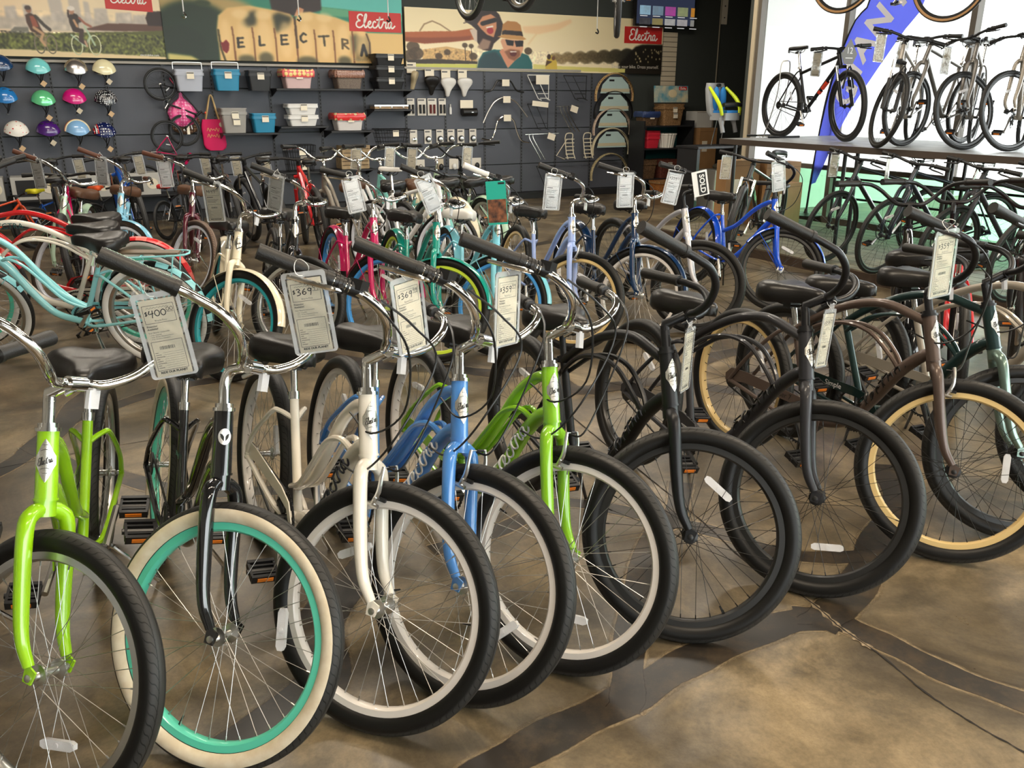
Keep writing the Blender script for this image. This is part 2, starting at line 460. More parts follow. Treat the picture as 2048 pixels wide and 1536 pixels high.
def bar_fn(g, style, rr=.0122):
    cl = Vector((g['ht'][0]+g['cl'][0], 0, g['ht'][1]+g['cl'][1]))
    P = [cl+Vector(p) for p in BARS[style]]; Q = [cl+Vector((p[0], -p[1], p[2])) for p in BARS[style]]
    return lambda mb: mb.tube(Q[:0:-1]+P, rr, 12, sm=5)
def grip_pts(g, style, side):
    cl = Vector((g['ht'][0]+g['cl'][0], 0, g['ht'][1]+g['cl'][1]))
    f = lambda p: cl+Vector((p[0], p[1]*side, p[2]))
    return f(BARS[style][-2]), f(BARS[style][-1])
def grip_fn(g, style, side, fat=1.):
    a, b = grip_pts(g, style, side); d = b-a
    def fn(mb):
        r = [.0185, .0178, .0175, .0185, .0195, .0192]
        mb.tube([a+d*t for t in (0, .08, .35, .7, .96, 1.03)], [q*fat for q in r], 14)
        mb.tube([a-d*.03, a+d*.05], .0200*fat, 14)
    return fn
def shifter_fn(g, style, side):
    a, b = grip_pts(g, style, side); d = (a-b).normalized()
    def fn(mb):
        for k in range(5): mb.tube([a+d*(.004+k*.010), a+d*(.011+k*.010)], .0195-.0012*(k % 2), 14)
        c = a+d*.068; mb.tube([a+d*.054, a+d*.085], .0205, 12); mb.box(c+Vector((.008, 0, .012)), (.034, .036, .026))
    return fn
def lever_fn(g, style, side):
    a, b = grip_pts(g, style, side); d = (b-a).normalized(); dn = Vector((.0, 0, -1)); fw = (Vector((1,0,0))-d*d.x).normalized()
    def fn(mb):
        o = a-d*.03
        mb.tube([o-d*.012, o+d*.012], .0165, 10, m=1)
        mb.tube([o+fw*.012+dn*.008, o+fw*.035+dn*.02], .009, 8, m=1)
        mb.tube([o+fw*.03+dn*.02, o+fw*.045+dn*.024+d*.03, o+fw*.042+dn*.03+d*.085, o+fw*.05+dn*.035+d*.13], [.006,.007,.0065,.005], 8, sm=4)
    return fn

def saddle_fn(kind):
    sl = dict(wide=[(-.130,.045,.060,.022),(-.122,.088,.058,.040),(-.105,.112,.056,.050),(-.075,.124,.055,.054),(-.040,.118,.054,.052),(-.005,.094,.054,.048),(.030,.066,.055,.044),(.065,.046,.057,.041),(.100,.035,.058,.038),(.130,.029,.058,.034),(.147,.020,.057,.026),(.154,.008,.056,.014)],
              slim=[(-.125,.03,.055,.018),(-.115,.058,.055,.026),(-.085,.072,.055,.028),(-.045,.064,.054,.027),(0,.042,.053,.026),(.05,.027,.053,.025),(.10,.021,.053,.024),(.14,.017,.053,.020),(.15,.008,.053,.012)])[kind]
    def fn(mb):
        X = np.array(sl); xs = np.linspace(0, len(sl)-1, 2*len(sl)-1); rings = []
        for q in xs:
            x, w, zm, hh = [np.interp(q, range(len(sl)), X[:, k]) for k in range(4)]
            ring = []
            for j in range(20):
                a = 2*PI*j/20; ca, sa = math.cos(a), math.sin(a); y = w*math.copysign(abs(ca)**.62, ca)
                dip = .010*max(0, 1-abs(y)/.06)*(1 if w > .08 else 0)
                z = zm+hh*.9*sa**.62-dip if sa >= 0 else zm-hh*.95*(-sa)**.55*(.72 if abs(ca) < .7 else 1.)
                ring.append((x, y, z))
            rings.append(ring)
        mb.loft(rings)
    return fn
def saddle_under(mb):
    for s in (-1, 1):
        mb.tube([(.10,s*.012,.05),(.05,s*.022,.012),(-.05,s*.022,.010),(-.10,s*.05,.03)], .0036, 6, sm=3)
        mb.tube([(-.095+.011*math.cos(t*.9),s*.062+.011*math.sin(t*.9),.012+t*.0013) for t in range(26)], .0028, 4, m=0)
    mb.box((-.01,0,.008), (.04,.05,.022))

def crank_fn(mb):
    m = RX(PI/2)
    prof = [(.088,-.002),(.096,-.002),(.096,.002),(.088,.002)]
    mb.lathe(prof, 40, T3(0,-.046,0) @ m, 0, True)
    for i in range(5):
        a = 2*PI*i/5; mb.tube([(.02*math.cos(a),-.046,.02*math.sin(a)),(.09*math.cos(a),-.046,.09*math.sin(a))], .007, 6)
    for i in range(40):
        a = 2*PI*i/40; mb.box((.098*math.cos(a),-.046,.098*math.sin(a)), (.005,.0035,.005), RY(-a).to_3x3())
    mb.tube([(0,-.07,0),(0,.07,0)], .013, 10)
    mb.tube([(0,-.066,0),(.09,-.074,0),(.165,-.082,0)], [.013,.0105,.0115], 8, m=1)
    mb.tube([(0,.066,0),(-.09,.074,0),(-.165,.082,0)], [.013,.0105,.0115], 8, m=1)
def pedal_fn(mb):
    for s in (-1, 1):
        mb.box((s*.034,0,0), (.012,.085,.026)); mb.box((s*.041,0,0), (.004,.05,.012), m=1)
    mb.box((0,.04,0), (.06,.008,.022)); mb.box((0,-.04,0), (.06,.008,.022)); mb.tube([(0,-.05,0),(0,.045,0)], .009, 8)
    for s in (-1, 1): mb.box((s*.016,0,0), (.007,.075,.02))
def chain_fn(g):
    def fn(mb):
        bx, bz = g['bb']; R = g['R']
        P = [(bx+.094*math.cos(a), -.046, bz+.094*math.sin(a)) for a in np.linspace(PI*.55, -PI*.5, 12)] + [(.042*math.cos(a), -.046, R+.042*math.sin(a)) for a in np.linspace(-PI*.5, -PI*1.45, 8)]
        mb.tube(P, .0042, 5, closed=True)
        mb.lathe([(.012,-.004),(.04,-.002),(.04,.002),(.012,.004)], 16, T3(0,-.046,R) @ RX(PI/2))
    return fn
def guard_fn(mb):
    mb.prism([(-.035,.36),(.0,.395),(.10,.402),(.44,.393),(.53,.375),(.572,.325),(.57,.275),(.548,.275),(.545,.315),(.515,.345),(.44,.352),(.10,.35),(.02,.335),(-.03,.33)], .004, T3(0,-.062,0) @ RX(PI/2))
def kick_fn(mb):
    mb.tube([(.37,.03,.26),(.36,.075,.235),(.235,.215,.02),(.215,.245,.006)], [.008,.008,.007,.008], 8)
    mb.box((.37,.0,.262), (.05,.07,.012))
def vbrake_fn(g):
    x0 = hbx(g); z0 = g['hbz']; R = g['R']; k = math.cos(HA)/math.sin(HA)
    ri = R-2*g['tr']-.004; 
    zb = R+ri*.93; xb = x0+(z0-zb)*k+.028
    def fn(mb):
        for s in (-1, 1):
            mb.tube([(xb,s*.038,zb),(xb+.012,s*.045,zb+.04),(xb+.008,s*.046,zb+.075),(xb+.0,s*.036,zb+.105)], [.0065,.007,.0055,.0045], 8, sm=3)
            mb.tube([(xb+.01,s*.03,zb+.02),(xb+.01,s*.052,zb+.02)], .005, 6); mb.tube([(xb-.02,s*.04,zb),(xb+.02,s*.04,zb)], .0065, 8)
            mb.box((xb+.006,s*.026,zb+.02), (.05,.01,.011), m=1)
        mb.tube([(xb,-.036,zb+.103),(xb,.036,zb+.103)], .0016, 5); mb.tube([(xb,-.005,zb+.103),(xb,.028,zb+.103)], .004, 6, m=1)
    return fn
def fender_fn(g, a0, a1, front):
    R = g['R']; r = R+.014; w = g['tr']+.008; cx = g['W'] if front else 0
    def fn(mb):
        n = 26; V = []; F = []; k = 7
        for i in range(n+1):
            a = a0+(a1-a0)*i/n
            for j in range(k):
                b = -1+2*j/(k-1); rr = r-.018*b*b
                V.append((cx+rr*math.cos(a), b*w, R+rr*math.sin(a)))
        o = len(V)
        V += [(cx+(Vector((x-cx,0,z-R)).normalized()*.0025).x*-1+x-cx, y*.97, z-(Vector((x-cx,0,z-R)).normalized()*.0025).z) for x, y, z in V]
        for i in range(n):
            for j in range(k-1):
                F.append((i*k+j, i*k+j+1, (i+1)*k+j+1, (i+1)*k+j)); F.append((o+i*k+j, o+(i+1)*k+j, o+(i+1)*k+j+1, o+i*k+j+1))
        mb.add(V, F)
        e = a0 if front and a0 < a1 else a1
        for s in (-1, 1): mb.tube([(cx+r*math.cos(a1*.85+a0*.15),s*w,R+r*math.sin(a1*.85+a0*.15)-.01),(cx,s*.07,R)], .0025, 5)
    return fn
def badge_fn(g):
    ht = Vector((g['ht'][0], 0, g['ht'][1])); hb = Vector((hbx(g), 0, g['hbz'])); a = (ht-hb).normalized(); f = Vector((a.z, 0, -a.x)); r = g['hr']+.002
    def fn(mb):
        c = ht+(hb-ht)*.42; V = []; F = []; n = 10
        for i in range(n+1):
            t = -1+2*i/n; hw = (1-abs(t))**.8*1.0+.02
            if abs(t) < .22: hw = max(hw, 1.0)
            for j in range(5):
                th = hw*(-1+j*.5)*.95
                V.append(c+a*(t*.052)+f*(r*math.cos(th))+Vector((0,1,0))*(r*math.sin(th)))
        for i in range(n):
            for j in range(4): F.append((i*5+j, i*5+j+1, (i+1)*5+j+1, (i+1)*5+j))
        mb.add(V, F)
    return fn
def badge_mark(g):
    ht = Vector((g['ht'][0], 0, g['ht'][1])); hb = Vector((hbx(g), 0, g['hbz'])); a = (ht-hb).normalized(); f = Vector((a.z, 0, -a.x)); r = g['hr']+.0032
    def fn(mb):
        c = ht+(hb-ht)*.42; k = .042/6.8
        for st in SCRIPT:
            P = catmull([(x, y, 0) for x, y in st], 3); Q = []
            for p in P:
                th = -(p.x-3.4)*k/r*.85; h = (p.y-.9)*k*1.5+(p.x-3.4)*k*.25
                Q.append(c+a*h+f*(r*math.cos(th))+Vector((0,1,0))*(r*math.sin(th))*-1)
            mb.tube(Q, .0007, 4, False)
        for t, w in ((-.034, .4), (-.022, .8), (.022, .8), (.034, .4)):
            mb.tube([c+a*(t+.004*math.cos(3*q))+f*(r*math.cos(q))+Vector((0,1,0))*(r*math.sin(q)) for q in np.linspace(-w*.5, w*.5, 9)], .0005, 4, False)
    return fn
DOWN = [(.955,0,.728),(.915,0,.705),(.835,0,.62),(.745,0,.48),(.63,0,.345)]
def decal_fn(mb):
    P = catmull(DOWN, 10); d = [0]
    for a, b in zip(P, P[1:]): d.append(d[-1]+(b-a).length)
    L0, LEN, r = .10, .30, .0247
    k = LEN/6.8
    def at(s):
        i = max(0, min(len(P)-2, int(np.searchsorted(d, s))-1)); t = (s-d[i])/(d[i+1]-d[i]); p = P[i].lerp(P[i+1], t); tg = (P[i+1]-P[i]).normalized()
        return p, tg
    for st in SCRIPT:
        Q = []
        for q in catmull([(x, y, 0) for x, y in st], 4):
            p, tg = at(L0+LEN-q.x*k); th = (q.y-.9)*k*.62/r
            n = Vector((-tg.z, 0, tg.x)); n = n if n.z > 0 else -n
            Q.append(p+Vector((0,-1,0))*(r*math.cos(th))+n*(r*math.sin(th)))
        mb.tube(Q, .0034, 5, False)
def basket_wire(mb, w=.36, d=.25, h=.24, n=9, r=.0022, tw=.8, mx=None):
    def P(u, v, z): s = tw+(1-tw)*z; return Vector((u*w/2*s, v*d/2*s, z*h))
    X = (lambda p: mx @ p) if mx is not None else (lambda p: p)
    for z in (0, .25, .5, .75, 1):
        c = [P(-1,-1,z), P(1,-1,z), P(1,1,z), P(-1,1,z)]
        mb.tube([X(p) for p in c], r*(1.6 if z in (0, 1) else 1), 4, closed=True)
    for i in range(n+1):
        u = -1+2*i/n
        for v in (-1, 1): mb.tube([X(P(u,v,0)), X(P(u,v,1))], r, 4, False)
        mb.tube([X(P(u,-1,0)), X(P(u,1,0))], r, 4, False)
    for i in range(1, 6):
        v = -1+2*i/6
        for u in (-1, 1): mb.tube([X(P(u,v,0)), X(P(u,v,1))], r, 4, False)

POINTS = {}
def bike(key, name, label, pose, geo='C', style='cantilever', frame=None, fork=None, rim=None, tire=None, wall=None, spoke=None, bar='cruiser', barm=None, grip=None, saddle='wide', sadm=None,
         stem='quill', stemm=None, post=None, hi=False, levers=0, shift=False, vb=False, fend=None, guard=None, badge=False, decal=None, kick=None, hubm=None, sus=False, spin=(0., 1.), z0=0., scale=1., root=None, group=None,
         crank=None, refl=True, cables=0, rack=None, light=None, cat='bicycle', text=None, steered_extra=None, lowparts=False):
    g = GEO[geo]; R, Wb = g['R'], g['W']
    frame = frame or gloss_black; fork = fork or frame; rim = rim or alloy; tire = tire or rub; wall = wall or tire; spoke = spoke or spoke_steel
    barm = barm or chrome; grip = grip or grip_rub; sadm = sadm or leather; stemm = stemm or barm; post = post or chrome; hubm = hubm or alloy; crank = crank or steel_dark
    x, y, yaw, lean, steer = pose; yaw, lean, steer = R_(yaw), R_(lean), R_(steer)
    o = Vector((g['ht'][0], 0, g['ht'][1])); ax = Vector((-math.cos(HA), 0, math.sin(HA)))
    Sm = T3(*o) @ Matrix.Rotation(steer, 4, ax) @ T3(*-o)
    if root is None:
        Lm = RX(-lean)
        zf = min((Lm @ Sm @ Vector((Wb+R*math.cos(a), 0, R+R*math.sin(a)))).z for a in np.linspace(0, 2*PI, 120))
        root = T3(x, y, z0+.001) @ RZ(yaw) @ Lm @ RY(math.asin(max(-.2, min(.2, zf/Wb)))) @ SC(scale)
    t = thing(name, label, cat, root, group)
    I = Matrix()
    fr = obj('frame', cached(('frame', style, geo), frame_fn(style, g)), frame, t)
    if guard is not None: obj('chain_guard', cached('chain_guard', guard_fn), guard, fr)
    if text:
        mb = MB(); text_mb(mb, text[0], .035, T3(.33,-.0645,.372) @ RX(PI/2), 0); obj('chain_guard_lettering', mb.mesh('l', smooth=False), text[1], fr)
    if badge:
        obj('head_badge', cached(('badge', geo), badge_fn(g)), mat('badge_silver', (.7, .68, .62), .25, .9), fr)
        if hi: obj('badge_lettering', cached(('badgemark', geo), badge_mark(g)), ink, fr)
    if decal is not None: obj('frame_lettering', cached('decal', decal_fn), decal, fr)
    fk = obj('fork', cached(('fork', geo, sus), fork_fn(g, sus)), [fork, chrome], t, Sm)
    if vb: obj('front_brake', cached(('vb', geo), vbrake_fn(g)), [alloy, black], t, Sm)
    ht_hi = 'hi' if hi else 'lo'
    tk = (.0009 if hi else .0011)/scale**.3
    for nm, cx, M0, sp in (('front_wheel', Wb, Sm, spin[0]), ('rear_wheel', 0, I, spin[1])):
        wmx = M0 @ T3(cx, 0, R) @ RY(sp)
        w = obj(nm, cached(('rim', R, ht_hi), rim_fn(R, g['tr'], hi)), rim, t, wmx)
        if ('tire', R, ht_hi) not in CACHE: CACHE[('tire', R, ht_hi)] = tire_mesh(R, g['tr'], hi)
        obj('tire', CACHE[('tire', R, ht_hi)], [tire, wall], w)
        s = obj('spokes', cached(('spokes', R, ht_hi), spokes_fn(R, g['tr'], hi, tk)), spoke, w); s['kind'] = 'stuff'
        obj('hub', cached('hub', hub_fn), hubm, w)
        if refl: obj('wheel_reflector', cached('wheel_reflector', wheel_reflector), clear_plastic, w, T3(0, 0, R*.5) @ RY(.2))
        if hi: obj('valve', cached('valve', valve_fn), black, w, RY(2.2) @ T3(0, 0, R-2*g['tr']-.012))
    st = obj('stem', cached(('stem', geo, stem), stem_fn(g, stem)), stemm, t, Sm)
    hb_ = obj('handlebar', cached(('bar', geo, bar), bar_fn(g, bar)), barm, t, Sm)
    for sd in (1, -1):     # 1 = rider's right
        obj('grip', cached(('grip', geo, bar, sd), grip_fn(g, bar, sd)), grip, hb_)
        if levers and (levers == 2 or sd == levers or levers == 3): obj('brake_lever', cached(('lever', geo, bar, sd), lever_fn(g, bar, sd)), [chrome if barm is chrome else black, black], hb_)
        if shift and sd == 1: obj('gear_shifter', cached(('shift', geo, bar, sd), shifter_fn(g, bar, sd)), black, hb_)
    if hi:
        cl = Vector((g['ht'][0]+g['cl'][0], 0, g['ht'][1]+g['cl'][1]))
        def rf(mb): mb.box((0,0,0), (.012,.032,.046)); mb.tube([(0,0,.02),(-.004,0,.036)], .008, 8)
        obj('front_reflector', cached('front_reflector', rf), clear_plastic, hb_, T3(cl.x+.012, .052, cl.z-.034) @ RY(-.25))
    sp_ = obj('seat_post', cached(('post', geo), lambda mb: mb.tube([Vector((g['st'][0],0,g['st'][1])), Vector((g['sad'][0]+.004,0,g['sad'][1]+.006))], .0125, 12)), post, t)
    obj('seat_clamp', cached(('clamp', geo), lambda mb: (mb.tube([Vector((g['st'][0],0,g['st'][1]))-Vector((-.006,0,.018)), Vector((g['st'][0],0,g['st'][1]))+Vector((-.003,0,.006))], .0185, 14), mb.tube([(g['st'][0]-.02,-.016,g['st'][1]-.006),(g['st'][0]-.02,.016,g['st'][1]-.006)], .005, 8))), post, sp_)
    sa = obj('saddle', cached(('saddle', saddle), saddle_fn(saddle), 60), sadm, t, T3(g['sad'][0], 0, g['sad'][1]) @ RY(R_(-3)) @ (SC(1.1, 1.08, 1.08) if saddle == 'wide' else SC(1)))
    obj('saddle_rails', cached('saddle_rails', saddle_under), steel_dark, sa)
    cr = obj('crankset', cached('crankset', crank_fn), [crank, alloy if crank is not black else black], t, T3(g['bb'][0], 0, g['bb'][1]) @ RY(spin[1]))
    for s in (-1, 1): obj('pedal', cached('pedal', pedal_fn), [black, amber], cr, T3(-s*.165, s*.135, 0) @ RY(-spin[1]+.3))
    if not lowparts:
        obj('chain', cached(('chain', geo), chain_fn(g)), steel_dark, t)
        if kick is not None: obj('kickstand', cached('kickstand', kick_fn), kick, t)
    if fend is not None:
        obj('front_fender', cached(('ffend', geo), fender_fn(g, R_(20), R_(158), True)), fend, t, Sm)
        obj('rear_fender', cached(('rfend', geo), fender_fn(g, R_(10), R_(185), False)), fend, t)
    if rack is not None:
        def rk(mb):
            for s in (-1, 1):
                mb.tube([(.24,s*.05,.71),(.0,s*.06,.725),(-.24,s*.05,.735),(-.28,0,.735)] if s == 1 else [(.24,s*.05,.71),(.0,s*.06,.725),(-.24,s*.05,.735),(-.28,0,.735)], .006, 8, sm=3)
                mb.tube([(-.2,s*.055,.73),(-.15,s*.07,.55),(0,s*.072,.345)], .005, 8, sm=3); mb.tube([(.05,s*.06,.725),(0,s*.072,.345)], .005, 8)
            for q in (.15,.0,-.15): mb.tube([(q,-.055,.725),(q,.055,.725)], .005, 6)
        ra = obj('rear_rack', cached('rack', rk), rack, t)
        obj('rack_plank', MB().box((-.03,0,.738), (.38,.06,.012)), mat('rack_wood', lin(110, 96, 80), .5), ra)
    if light is not None:
        lm = Sm @ T3(hbx(g)+.075, 0, g['hbz']+.02) @ RY(PI/2)
        l = obj('headlight', cached('headlight', lambda mb: mb.lathe([(.0,-.06),(.02,-.055),(.036,-.03),(.042,0),(.042,.012)], 20)), light, t, lm)
        obj('lens', cached('lens', lambda mb: mb.lathe([(.040,.0125),(.03,.018),(0,.022)], 20)), clear_plastic, l)
    if cables:
        mb = MB()
        for i, sd in enumerate((1, -1, 1)[:cables]):
            a, b = grip_pts(g, bar, sd); p0 = Sm @ (a+(a-b).normalized()*(.06+.03*i)+Vector((.02,0,-.004)))
            p1 = Sm @ Vector((g['ht'][0]+.15+.02*i, (-.13+.04*i)*sd, g['ht'][1]+.15)); p2 = Sm @ Vector((g['ht'][0]+.15+.01*i, (-.06-.02*i)*sd, g['ht'][1]+.0-.03*i))
            end = [Vector((.86,-.02,.79)), Sm @ Vector((hbx(g)+.05,.03,g['hbz']-.02)), Vector((.84,-.024,.63))][i]
            mid = (p2+end)/2+Vector((.03,-.02,-.05))
            mb.tube([p0, (p0+p1)/2+Vector((.02,0,.02)), p1, p2, mid, end], .0031, 6, False, sm=6)
        obj('brake_cables', mb, cable_m, t)
    bpy_root = root
    P = {}
    for sd, nm in ((1, 'R'), (-1, 'L')):
        a, b = grip_pts(g, bar, sd); P['g'+nm] = root @ Sm @ a.lerp(b, .35); P['ge'+nm] = root @ Sm @ b
    P['clamp'] = root @ Sm @ Vector((g['ht'][0]+g['cl'][0], 0, g['ht'][1]+g['cl'][1])); P['fork'] = root @ Sm @ Vector((hbx(g)+.05, 0, g['hbz']))
    P['root'] = root; P['S'] = Sm; P['g'] = g
    POINTS[key] = P
    return t

# ---------------------------------------------------------------- price tags
sleeve_m = None
def make_sleeve():
    m = bpy.data.materials.new('clear_vinyl_sleeve'); m.use_nodes = True; nt = m.node_tree; nt.nodes.clear(); L = nt.links
    o = nt.nodes.new('ShaderNodeOutputMaterial'); mx = nt.nodes.new('ShaderNodeMixShader'); tr = nt.nodes.new('ShaderNodeBsdfTransparent'); gl = nt.nodes.new('ShaderNodeBsdfGlossy')
    df = nt.nodes.new('ShaderNodeBsdfDiffuse'); df.inputs[0].default_value = (.75, .78, .8, 1); m2 = nt.nodes.new('ShaderNodeMixShader'); m2.inputs[0].default_value = .05
    tc = nt.nodes.new('ShaderNodeTexCoord'); nz = nt.nodes.new('ShaderNodeTexNoise'); nz.inputs['Scale'].default_value = 14
    bp = nt.nodes.new('ShaderNodeBump'); bp.inputs['Strength'].default_value = .35; bp.inputs['Distance'].default_value = .02
    gl.inputs['Roughness'].default_value = .08; tr.inputs[0].default_value = (.985, .99, .99, 1)
    fr = nt.nodes.new('ShaderNodeFresnel'); fr.inputs[0].default_value = 1.5
    L.new(tc.outputs['Object'], nz.inputs['Vector']); L.new(nz.outputs['Fac'], bp.inputs['Height']); L.new(bp.outputs[0], gl.inputs['Normal']); L.new(bp.outputs[0], fr.inputs['Normal'])
    L.new(tr.outputs[0], m2.inputs[1]); L.new(df.outputs[0], m2.inputs[2]); L.new(fr.outputs[0], mx.inputs[0]); L.new(m2.outputs[0], mx.inputs[1]); L.new(gl.outputs[0], mx.inputs[2]); L.new(mx.outputs[0], o.inputs[0])
    return m
sleeve_m = make_sleeve()

def rrect(w, h, r, n=4):
    P = []
    for cx, cy, a0 in ((w/2-r, h/2-r, 0), (-w/2+r, h/2-r, 90), (-w/2+r, -h/2+r, 180), (w/2-r, -h/2+r, 270)):
        P += [(cx+r*math.cos(R_(a0+90*k/n)), cy+r*math.sin(R_(a0+90*k/n))) for k in range(n+1)]
    return P

def tag_print(price, hi):
    mb = MB(); Z = T3(0, 0, 0); w, h = .079, .168; ys = -.118
    def fr(x0, y0, x1, y1, t=.0009):
        for a, b in (((x0,y0),(x1,y0)),((x1,y0),(x1,y1)),((x1,y1),(x0,y1)),((x0,y1),(x0,y0))): mb.ribbon([a, b], t)
    top = -.030
    fr(-.034, top-.004, .034, top-.046)
    if price: hand(mb, price.split('.')[0], .0142, -.032, top-.030, None, 0, .15)
    if price:
        sub = price[-2:]; hand(mb, sub, .0085, .0165, top-.021, None); mb.ribbon([(.016, top-.0232), (.0315, top-.0237)], .0009)
    if hi:
        P = catmull([(-.026+.0035*i, top-.0105+(.0016 if i % 2 else -.0012), 0) for i in range(15)], 3); mb.ribbon([(p.x, p.y) for p in P], .0006)
        text_mb(mb, 'Bicycle Price', .0052, T3(0, top-.0405, 0))
        text_mb(mb, 'Financing', .0062, T3(-.034, top-.053, 0), align='LEFT', bold=.00012); text_mb(mb, 'Available!', .0062, T3(-.034, top-.0595, 0), align='LEFT', bold=.00012)
        text_mb(mb, 'Your Bicycle comes with:', .0046, T3(-.034, top-.068, 0), align='LEFT')
        for i, s in enumerate(('- Free  Assembly', '- Free  90 Day Adjustment Service', '- Free  Accessory Installation')): text_mb(mb, s, .0036, T3(-.031, top-.0735-.0048*i, 0), align='LEFT')
    else:
        mb.ribbon([(-.034, top-.054), (.0, top-.054)], .003)
        for i in range(3): mb.ribbon([(-.034, top-.066-.006*i), (.028-.008*i, top-.066-.006*i)], .0014)
    b0, b1 = top-.090, top-.160
    fr(-.034, b0, .034, b1)
    rnd = random.Random(4)
    x = -.018
    while x < .016:
        t = rnd.choice((.0006, .0009, .0014)); mb.ribbon([(x, b0-.012), (x, b0-.020)], t); x += t+rnd.choice((.0006, .001, .0014))
    for i in range(8):
        yy = b0-.027-.0052*i
        mb.ribbon([(-.031, yy), (-.024+.006*(i % 3), yy)], .0011); mb.ribbon([(-.014, yy-.001), (.031, yy-.001)], .0004)
    text_mb(mb, 'RIDE OUR PLANET', .0072, T3(0, b1-.0055, 0), bold=.0003)
    return mb.mesh('tag_print', smooth=False)
sleeve_edge_m = mat('sleeve_weld', (.8, .82, .84), .15, 0, 1., alpha=.42)
def ring_fn(mb):
    A = [(x, y-.107) for x, y in rrect(.105, .205, .009)]; B = [(x, y-.111) for x, y in rrect(.087, .187, .004)]; n = len(A)
    for z in (.0017, -.0017): mb.add([(x, y, z) for x, y in A+B], [(i, (i+1) % n, n+(i+1) % n, n+i) for i in range(n)])
TAGN = [0]
def price_tag(label, anchor, yaw, price=None, hi=False, tilt=0., roll=0., size=1., group='price tags hanging from bicycle handlebars', drop=.015, card=None, off=(0, 0, 0), name='price_tag'):
    """hangs from anchor; local XY = face, -Z... face looks along +Z -> world direction yaw"""
    mx = T3(anchor.x+off[0], anchor.y+off[1], anchor.z-drop+off[2]) @ RZ(R_(yaw)) @ RY(R_(roll)) @ RX(PI/2+R_(tilt)) @ SC(size)
    t = thing(name, label, 'price tag', mx, group)
    obj('sleeve', cached('sleeve', lambda mb: mb.prism([(x, y-.107) for x, y in rrect(.104, .204, .009)], .003, T3(0, 0, 0))), sleeve_m, t)
    obj('sleeve_border', cached('sleeve_border', ring_fn), sleeve_edge_m, t)
    obj('card', cached('card', lambda mb: mb.prism([(x, y-.113) for x, y in rrect(.079, .184, .001, 1)], .0006, T3(0, 0, -.0001))), card or paper, t)
    k = ('print', price, hi)
    if k not in CACHE: CACHE[k] = tag_print(price, hi)
    obj('print', CACHE[k], ink, t, T3(0, 0, .00045))
    obj('tie', cached('tie', lambda mb: mb.tube([(.017*math.cos(a), .006+.02*math.sin(a), .012*math.sin(2*a)) for a in np.linspace(0, 2*PI, 16)[:-1]], .0011, 4, closed=True)), white_plastic, t)
    return t
# ---------------------------------------------------------------- room shell
def floor_material():
    m = bpy.data.materials.new('stained_concrete'); m.use_nodes = True; nt = m.node_tree; b = nt.nodes['Principled BSDF']; L = nt.links
    tc = nt.nodes.new('ShaderNodeTexCoord')
    def nz(sc, det=6, rough=.6, dist=0.):
        n = nt.nodes.new('ShaderNodeTexNoise'); n.inputs['Scale'].default_value = sc; n.inputs['Detail'].default_value = det; n.inputs['Roughness'].default_value = rough; n.inputs['Distortion'].default_value = dist
        L.new(tc.outputs['Object'], n.inputs['Vector']); return n.outputs['Fac']
    r = nt.nodes.new('ShaderNodeValToRGB'); e = r.color_ramp.elements
    e[0].position = .33; e[0].color = (*lin(64, 56, 45), 1); e[1].position = .70; e[1].color = (*lin(162, 143, 112), 1)
    k = r.color_ramp.elements.new(.5); k.color = (*lin(106, 94, 74), 1)
    L.new(nz(1.7, 8, .68, .6), r.inputs[0])
    mx = nt.nodes.new('ShaderNodeMixRGB'); mx.blend_type = 'MULTIPLY'; mx.inputs[0].default_value = .55
    r2 = nt.nodes.new('ShaderNodeValToRGB'); r2.color_ramp.elements[0].position = .36; r2.color_ramp.elements[0].color = (.55, .53, .5, 1); r2.color_ramp.elements[1].position = .62
    L.new(nz(9., 8, .7), r2.inputs[0]); L.new(r.outputs[0], mx.inputs[1]); L.new(r2.outputs[0], mx.inputs[2])
    m3 = nt.nodes.new('ShaderNodeMixRGB'); m3.blend_type = 'MULTIPLY'; m3.inputs[0].default_value = .3
    r3 = nt.nodes.new('ShaderNodeValToRGB'); r3.color_ramp.elements[0].position = .42; r3.color_ramp.elements[0].color = (.5, .5, .5, 1); r3.color_ramp.elements[1].position = .55
    L.new(nz(70., 6, .75), r3.inputs[0]); L.new(mx.outputs[0], m3.inputs[1]); L.new(r3.outputs[0], m3.inputs[2])
    L.new(m3.outputs[0], b.inputs['Base Color'])
    mr = nt.nodes.new('ShaderNodeMapRange'); mr.inputs[3].default_value = .2; mr.inputs[4].default_value = .44; L.new(nz(5., 5), mr.inputs[0]); L.new(mr.outputs[0], b.inputs['Roughness'])
    bp = nt.nodes.new('ShaderNodeBump'); bp.inputs['Strength'].default_value = .12; bp.inputs['Distance'].default_value = .004; L.new(nz(40., 6), bp.inputs['Height']); L.new(bp.outputs[0], b.inputs['Normal'])
    return m
fl_m = floor_material()
mb = MB(); mb.box((0, 6, -.05), (26, 30, .1)); fl = obj('floor', mb, fl_m); fl['kind'] = 'structure'; fl['label'] = 'brown stained concrete floor with dark painted bands'
